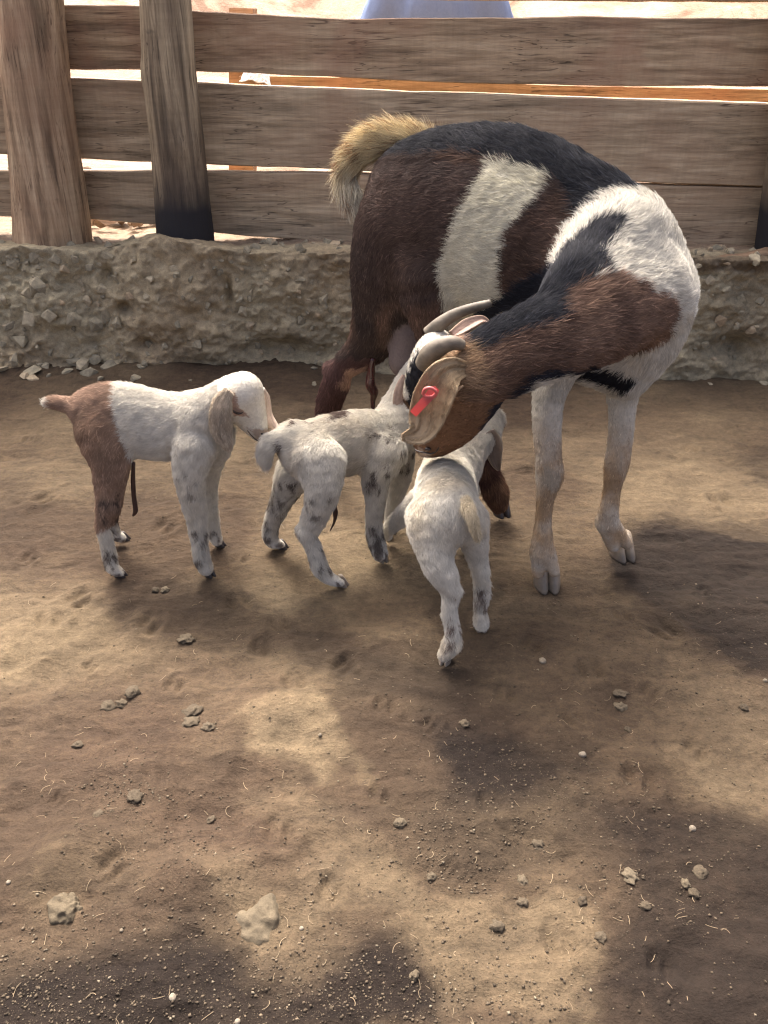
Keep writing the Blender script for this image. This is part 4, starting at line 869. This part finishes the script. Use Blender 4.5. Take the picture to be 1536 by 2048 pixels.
# ---- kid 3: cream white, seen from behind, head under the doe
kid3 = [K([(893, 1022, 1.36, 66), (892, 985, 1.44, 62), (893, 958, 1.53, 57), (903, 940, 1.58, 53)], 'body', k=.02, flow=-1),
 K([(925, 1040, 1.355, 46), (860, 1040, 1.355, 44)], 'body', k=.02, flow=0),
 K([(905, 934, 1.59, 50), (926, 917, 1.62, 42), (948, 895, 1.64, 33), (972, 872, 1.68, 28)], 'neck', k=.035, flow=-1), K([(972, 868, 1.69, 30), (985, 840, 1.74, 26)], 'head', k=.01, flow=-1),
 K([(872, 1045, 1.345, 52), (869, 1085, 1.32, 43), (876, 1125, 1.30, 34), (889, 1155, 1.29, 28), (903, 1182, 1.285, 20)], 'hind', k=.03),
 K([(903, 1182, 1.285, 19), (899, 1225, 1.275, 17), (905, 1262, 1.265, 17), (903, 1290, 1.26, 21), (888, 1312, 1.26, 17)], 'hind', k=.008),
 K([(938, 1045, 1.36, 42), (947, 1080, 1.36, 31), (955, 1115, 1.365, 22), (962, 1150, 1.36, 18), (964, 1185, 1.36, 18), (961, 1222, 1.355, 14), (963, 1248, 1.35, 19)], 'hind', k=.012),
 K([(858, 990, 1.50, 32), (820, 1020, 1.58, 23), (788, 1048, 1.66, 17), (776, 1062, 1.69, 13), (776, 1074, 1.70, 12)], 'fore', k=.012),
 K([(925, 980, 1.58, 34), (925, 1020, 1.62, 20), (925, 1060, 1.66, 14), (925, 1080, 1.67, 13)], 'fore', k=.012),
 K([(925, 1000, 1.34, 18), (938, 1022, 1.30, 13), (947, 1048, 1.29, 11), (955, 1075, 1.29, 7)], 'tail', k=.005)]
def c3_(V, grp, gi, Nn):
    px, py = jit(V, 4, 70, 7); c = np.tile(WH*1.0, (len(V), 1)); n = np.clip(fbm(V*16, 3, 10)*1.6, 0, 1)[:, None]; c = c*(1-n*.5)+np.array([.50, .42, .29])*n*.5
    m = (grp == gi['tail']); c[m] = (c*.35+np.array([.50, .40, .23])*.65)[m]
    m = (grp == gi['head']); c[m] = WH
    return flecks(V, c, px, py, [(898, 1190, 925, 1290, .12), (950, 1170, 985, 1250, .22), (865, 1290, 925, 1335, .3)], 3, np.array([.12, .08, .06]))
k3 = kid('cream white newborn kid seen from behind, hind legs stretched towards the camera', tuple(G(920, 1230)), kid3, c3_, lambda V, g, gi, l: np.where(g == gi['tail'], .015, l), 150000, seed=31)
hoof(G(890, 1322), (-.3, -1), .023, M_HOOF, k3); hoof(G(963, 1262), (.1, 1), .022, M_HOOF, k3); hoof(G(776, 1078), (-.3, 1), .021, M_HOOF, k3); hoof(G(925, 1084), (0, 1), .021, M_HOOF, k3)
eo, Ve, Fe, Ne, ce, fe = sheet('ear', [(978, 862, 1.655, 10, .2), (986, 885, 1.65, 16, 0), (988, 908, 1.645, 15, 0), (993, 928, 1.64, 9, -.1), (998, 940, 1.64, 3, 0)], M_SKIN, k3, .5, .04, 22, 11, .002, ear_col((.16, .12, .09), (.5, .44, .36)), 6)

# ================================================================== person behind the fence
per = thing('person', (P(875, 100, 3.6)[0], 3.62, .43), 'person in a plain blue shirt sitting behind the fence, back to the pen', 'person')
X0, Y0 = P(875, 20, 3.62)[0], 3.66
def R(dx, dy, z, r): return (np.array([X0+dx, Y0+dy, z]), r)
PB = Blend(); PB.raw([R(0, 0, .66, .15), R(0, .02, .9, .14), R(0, .02, 1.14, .14), R(0, .03, 1.24, .08), R(0, .02, 1.33, .055)], 'b', .04, flat=.7)
PB.raw([R(0, .0, 1.42, .085), R(0, .01, 1.5, .095)], 'b', .03)
for s_ in (-1, 1):
    PB.raw([R(s_*.17, .02, 1.2, .065), R(s_*.27, .03, 1.0, .048), R(s_*.25, .22, .88, .04), R(s_*.12, .38, .86, .035), R(s_*.09, .44, .85, .03)], 'b', .02)
    for k_ in range(4): PB.raw([R(s_*.09+(.014*(k_-1.5)), .44, .85, .009), R(s_*.09+(.018*(k_-1.5)), .50, .84-.004*k_, .008), R(s_*.09+(.018*(k_-1.5)), .53, .81, .007)], 'b', .004)
    PB.raw([R(s_*.07, .43, .86, .010), R(s_*.045, .47, .86, .008)], 'b', .004)
    PB.raw([R(s_*.1, .0, .66, .1), R(s_*.16, .38, .8, .075), R(s_*.15, .42, .5, .05), R(s_*.15, .54, .47, .035)], 'b', .03)
Vp, Fp = PB.build(.011); obj('body', mesh_from('body', Vp, Fp, M_HSKIN), per)
SB = Blend(); SB.raw([R(0, 0, .60, .185), R(0, .02, .88, .185), R(0, .02, 1.12, .185), R(0, .03, 1.25, .10)], 's', .05, flat=.75)
for s_ in (-1, 1): SB.raw([R(s_*.16, .02, 1.2, .085), R(s_*.22, .025, 1.08, .08), R(s_*.262, .03, .99, .078)], 's', .035)
Vs, Fs = SB.build(.009); Vs = Vs+normals(Vs, Fs)*(.010*fbm(Vs*np.array([9, 9, 4]), 3, 4)+.007*np.abs(fbm(Vs*np.array([20, 20, 7]), 2, 6)))[:, None]
obj('shirt', mesh_from('shirt', Vs, Fs, M_SHIRT), per)
TR = Blend()
for s_ in (-1, 1): TR.raw([R(s_*.1, .0, .64, .115), R(s_*.16, .38, .8, .09), R(s_*.15, .42, .54, .07)], 't', .03)
Vs, Fs = TR.build(.012); obj('trousers', mesh_from('trousers', Vs, Fs, M_TROU), per)
HR = Blend(); HR.raw([R(0, -.015, 1.44, .098), R(0, .0, 1.52, .102)], 'h', .02); Vs, Fs = HR.build(.011); obj('hair', mesh_from('hair', Vs, Fs, M_HAIRD), per)
for s_ in (-1, 1): lumpy('ear', (.012, .022, .032), (X0+s_*.098, Y0+.03, 1.46), M_HSKIN, per, 5, 2, .1)

# ================================================================== loose things on the floor
def floor_z(x, y):
    return float(floor_height(np.array([[x]]), np.array([[y]]))[0, 0])
def loose(px, py, w, h_, mesh, label, name='clod', cat='clod of earth', group=None, sink=.35, rot=None):
    p = G(px, py); p[2] = floor_z(p[0], p[1]); p = G(px, py, p[2]); s = S(p); a = w*s/2
    o = bpy.data.objects.new(name, mesh); hh = h_*s/2*.9; o.location = (p[0], p[1], p[2]+hh*(1-sink*2.5)); o.scale = (a, a*random.uniform(.8, 1.1), hh)
    o.rotation_euler = (random.uniform(-.2, .2), random.uniform(-.2, .2), random.uniform(0, 6.28) if rot is None else rot); link(o); return tag(o, label, cat, group)
rk1 = lump_mesh('rock', M_ROCK, 91, 5, .6, 1.1); rk2 = lump_mesh('rock', M_ROCK, 95, 5, .5, 1.0)
loose(138, 1812, 84, 84, rk1, 'knobbly tan rock at the lower left of the pen floor', 'rock', 'rock', sink=.62)
loose(515, 1830, 128, 130, rk2, 'largest pale rock, half buried in the soil at the lower left centre', 'rock', 'rock', sink=.75)
LO = [(995, 1855, 28, 24, 0, 'round tan clod with a crack, lying right of the bottom light patch'), (862, 1755, 20, 20, 0, 'small dark round clod left of centre in the lower floor'),
 (800, 1647, 24, 16, 0, 'flat pale clod on the brown soil below the middle light patch'), (1262, 1752, 34, 16, 0, 'long flat clod in the damp soil at the lower right'), (1387, 1788, 22, 18, 0, 'rounded clod, lower of the pair at the lower right'),
 (1371, 1768, 20, 16, 0, 'rounded clod, upper of the pair at the lower right'), (830, 1952, 22, 20, 0, 'brown clod at the edge of the crumbly dark soil near the bottom'), (215, 1413, 28, 18, 0, 'flat clod, leftmost of the group in the left floor'),
 (265, 1385, 28, 18, 0, 'flat clod at the top of the group in the left floor'), (243, 1408, 22, 16, 0, 'middle clod of the group in the left floor'), (384, 1424, 34, 20, 0, 'wide clod at the left tip of the light triangular patch'),
 (418, 1455, 26, 18, 0, 'smaller clod just below the wide clod by the light patch'), (383, 1445, 34, 14, 0, 'low flat clod between the wide clod and the smaller clod'), (155, 1490, 22, 15, 0, 'small dark clod by itself in the left floor'),
 (422, 1640, 18, 13, 0, 'reddish clod near the crumbly soil at left centre'), (1240, 1415, 24, 18, 0, 'clod on the dry soil right of the big damp and shaded patch'), (1165, 1803, 20, 18, 0, 'round clod in the lower right between two damp patches'),
 (1045, 1762, 22, 14, 0, 'clod on top of a pair, right of the small dark clod'), (1045, 1805, 24, 14, 0, 'clod beneath a pair, right of the small dark clod'), (1200, 1876, 22, 18, 0, 'crumbly clod low in the right floor'),
 (1400, 1746, 30, 18, 0, 'broad brown clod above the rounded pair at the lower right'), (372, 1278, 30, 14, 0, 'flat clod in the shade below the tan and white kid'), (270, 1594, 30, 18, 0, 'crumbling clod ringed by loose gravel at the left'),
 (195, 1632, 26, 16, 0, 'brown clod left of the gravel ring'), (1075, 1690, 26, 16, 0, 'flattened clod in the middle of the lower floor'), (1290, 1812, 20, 16, 0, 'clod right of the round clod in the lower right'),
 (312, 1180, 16, 10, 0, 'left one of two tiny flat clods by the hooves of the tan and white kid'), (330, 1180, 16, 10, 0, 'right one of two tiny flat clods by the hooves of the tan and white kid'), (1242, 1388, 26, 12, 0, 'thin flat clod above the clod on dry soil at the right'),
 (930, 1448, 20, 16, 0, 'small clod at the upper left edge of the big damp and shaded patch'), (1085, 1322, 16, 12, 1, 'pale oval pebble on the floor beneath the doe'), (1165, 1510, 16, 15, 1, 'cream pebble at the right edge of the big damp and shaded patch'),
 (1385, 1658, 14, 14, 1, 'bright white pebble on dark damp soil at the right'), (345, 1995, 15, 12, 1, 'white bean shaped pebble at the bottom left'), (17, 1765, 10, 9, 1, 'tiny white pebble at the left edge'), (1530, 1362, 10, 10, 1, 'tiny white pebble at the right edge'),
 (243, 1861, 8, 8, 1, 'tiny white pebble between the two rocks'), (603, 1857, 10, 8, 1, 'tiny white pebble right of the largest rock'), (475, 2044, 12, 12, 1, 'pale pebble cut by the bottom edge'), (1488, 1416, 18, 12, 0, 'small flat clod on dry soil at the right edge'),
 (1255, 1460, 14, 10, 0, 'tiny clod on the dry soil at right centre'), (640, 1470, 8, 6, 1, 'speck of a pale pebble on the light patch')]
for i, (x, y, w, h_, t, lab) in enumerate(LO):
    loose(x, y, w, h_, (PALES if t else CLODS)[i % (3 if t else 6)], lab, 'pebble' if t else 'clod', 'pebble' if t else 'clod of earth', 'loose pebbles on the floor' if t else 'loose clods on the floor')
# crumbs: too many to count, real geometry in one mesh
def crumbs(n, zones, smin, smax, mat, name, label, seed):
    r = np.random.default_rng(seed); oct_v = np.array([(1, 0, 0), (-1, 0, 0), (0, 1, 0), (0, -1, 0), (0, 0, 1), (0, 0, -1)], float)
    oct_f = np.array([(0, 2, 4), (2, 1, 4), (1, 3, 4), (3, 0, 4), (2, 0, 5), (1, 2, 5), (3, 1, 5), (0, 3, 5)])
    pts = []
    for (x, y, sx, sy, wt) in zones:
        k_ = int(n*wt); c = np.array([G(a, b)[:2] for a, b in zip(r.normal(x, sx, k_), np.clip(r.normal(y, sy, k_), 760, 2300))]); pts.append(c)
    c = np.concatenate(pts); c = c[(c[:, 1] > .3) & (c[:, 1] < 2.8)]; z = floor_height(c[:, 0], c[:, 1]); s = (smin+(smax-smin)*r.random(len(c))**5)
    V = oct_v[None]*(1+.3*r.normal(size=(len(c), 6, 1)))*s[:, None, None]*np.array([1, 1, .7]); a = r.random(len(c))*6.28; ca, sa = np.cos(a), np.sin(a)
    vx = V[..., 0]*ca[:, None]-V[..., 1]*sa[:, None]; vy = V[..., 0]*sa[:, None]+V[..., 1]*ca[:, None]
    V = np.stack([vx+c[:, :1], vy+c[:, 1:2], V[..., 2]+z[:, None]+s[:, None]*.3], -1).reshape(-1, 3)
    F = (oct_f[None]+6*np.arange(len(c))[:, None, None]).reshape(-1, 3)
    base = np.array([.085, .066, .044])*np.clip(1+.35*r.normal(size=(len(c), 1)), .5, 2); lt = r.random(len(c)) < .05; base[lt] = np.array([.2, .17, .12]); cols = np.clip(base, .02, .6).repeat(6, 0)
    o = obj(name, mesh_from(name, V, F, mat, False, cols)); tag(o, label, None, None, 'stuff')
M_CRUMB = coat_mat('soil_crumb', .9)
crumbs(22000, [(768, 1500, 520, 330, .30), (60, 2000, 160, 70, .12), (700, 2000, 260, 60, .14), (480, 1900, 250, 90, .08), (260, 1590, 60, 40, .04), (1080, 1560, 130, 60, .06), (1300, 1700, 180, 120, .06), (1300, 1300, 200, 60, .06), (900, 1680, 80, 60, .04), (380, 1720, 120, 60, .04)], .0005, .0028, M_CRUMB, 'soil_crumbs', 'loose crumbs of soil and grit on the pen floor', 5)
# rubble spilling down the foot of the bank
r = np.random.default_rng(3)
for i in range(38):
    px = r.choice([r.uniform(0, 330), r.uniform(0, 330), r.uniform(0, 330), r.uniform(330, 640), r.uniform(1390, 1536)]); py = r.uniform(715, 770)
    p = G(px, py, .02); s = S(p)*r.uniform(5, 15)*(1.3 if px < 300 else .8); o = bpy.data.objects.new('stone', HULLS[i % 9]); z = floor_z(p[0], p[1]); o.location = (p[0], p[1], z+s*.05); o.scale = (s*1.4, s, s*.7)
    o.rotation_euler = (r.uniform(-.4, .4), r.uniform(-.4, .4), r.uniform(0, 6)); link(o, bank)
# straw and hair bits
n = 230; keys = 5; r = np.random.default_rng(8); PT = np.zeros((n, keys, 3), np.float32)
for i in range(n):
    px, py = r.uniform(0, 1536), r.uniform(1150, 2100); p = G(px, py); a = r.uniform(0, 6.28); L = r.uniform(.005, .02); cv = r.normal(0, .7)
    for k_ in range(keys):
        t = k_/(keys-1); aa = a+cv*t; x, y = p[0]+math.cos(aa)*L*t, p[1]+math.sin(aa)*L*t; PT[i, k_] = (x, y, 0)
PT[..., 2] = floor_height(PT[..., 0].astype(float), PT[..., 1].astype(float))+.0015
hc = bpy.data.hair_curves.new('straw_litter'); hc.add_curves([keys]*n); hc.attributes['position'].data.foreach_set('vector', PT.ravel())
at = hc.attributes.get('radius') or hc.attributes.new('radius', 'FLOAT', 'POINT'); at.data.foreach_set('value', (np.ones((n, keys))*r.uniform(.00015, .00035, (n, 1))).astype(np.float32).ravel())
hc.materials.append(M_STRAW); o = link(bpy.data.objects.new('straw_litter', hc)); tag(o, 'short bits of straw and shed hair strewn on the floor', None, None, 'stuff')
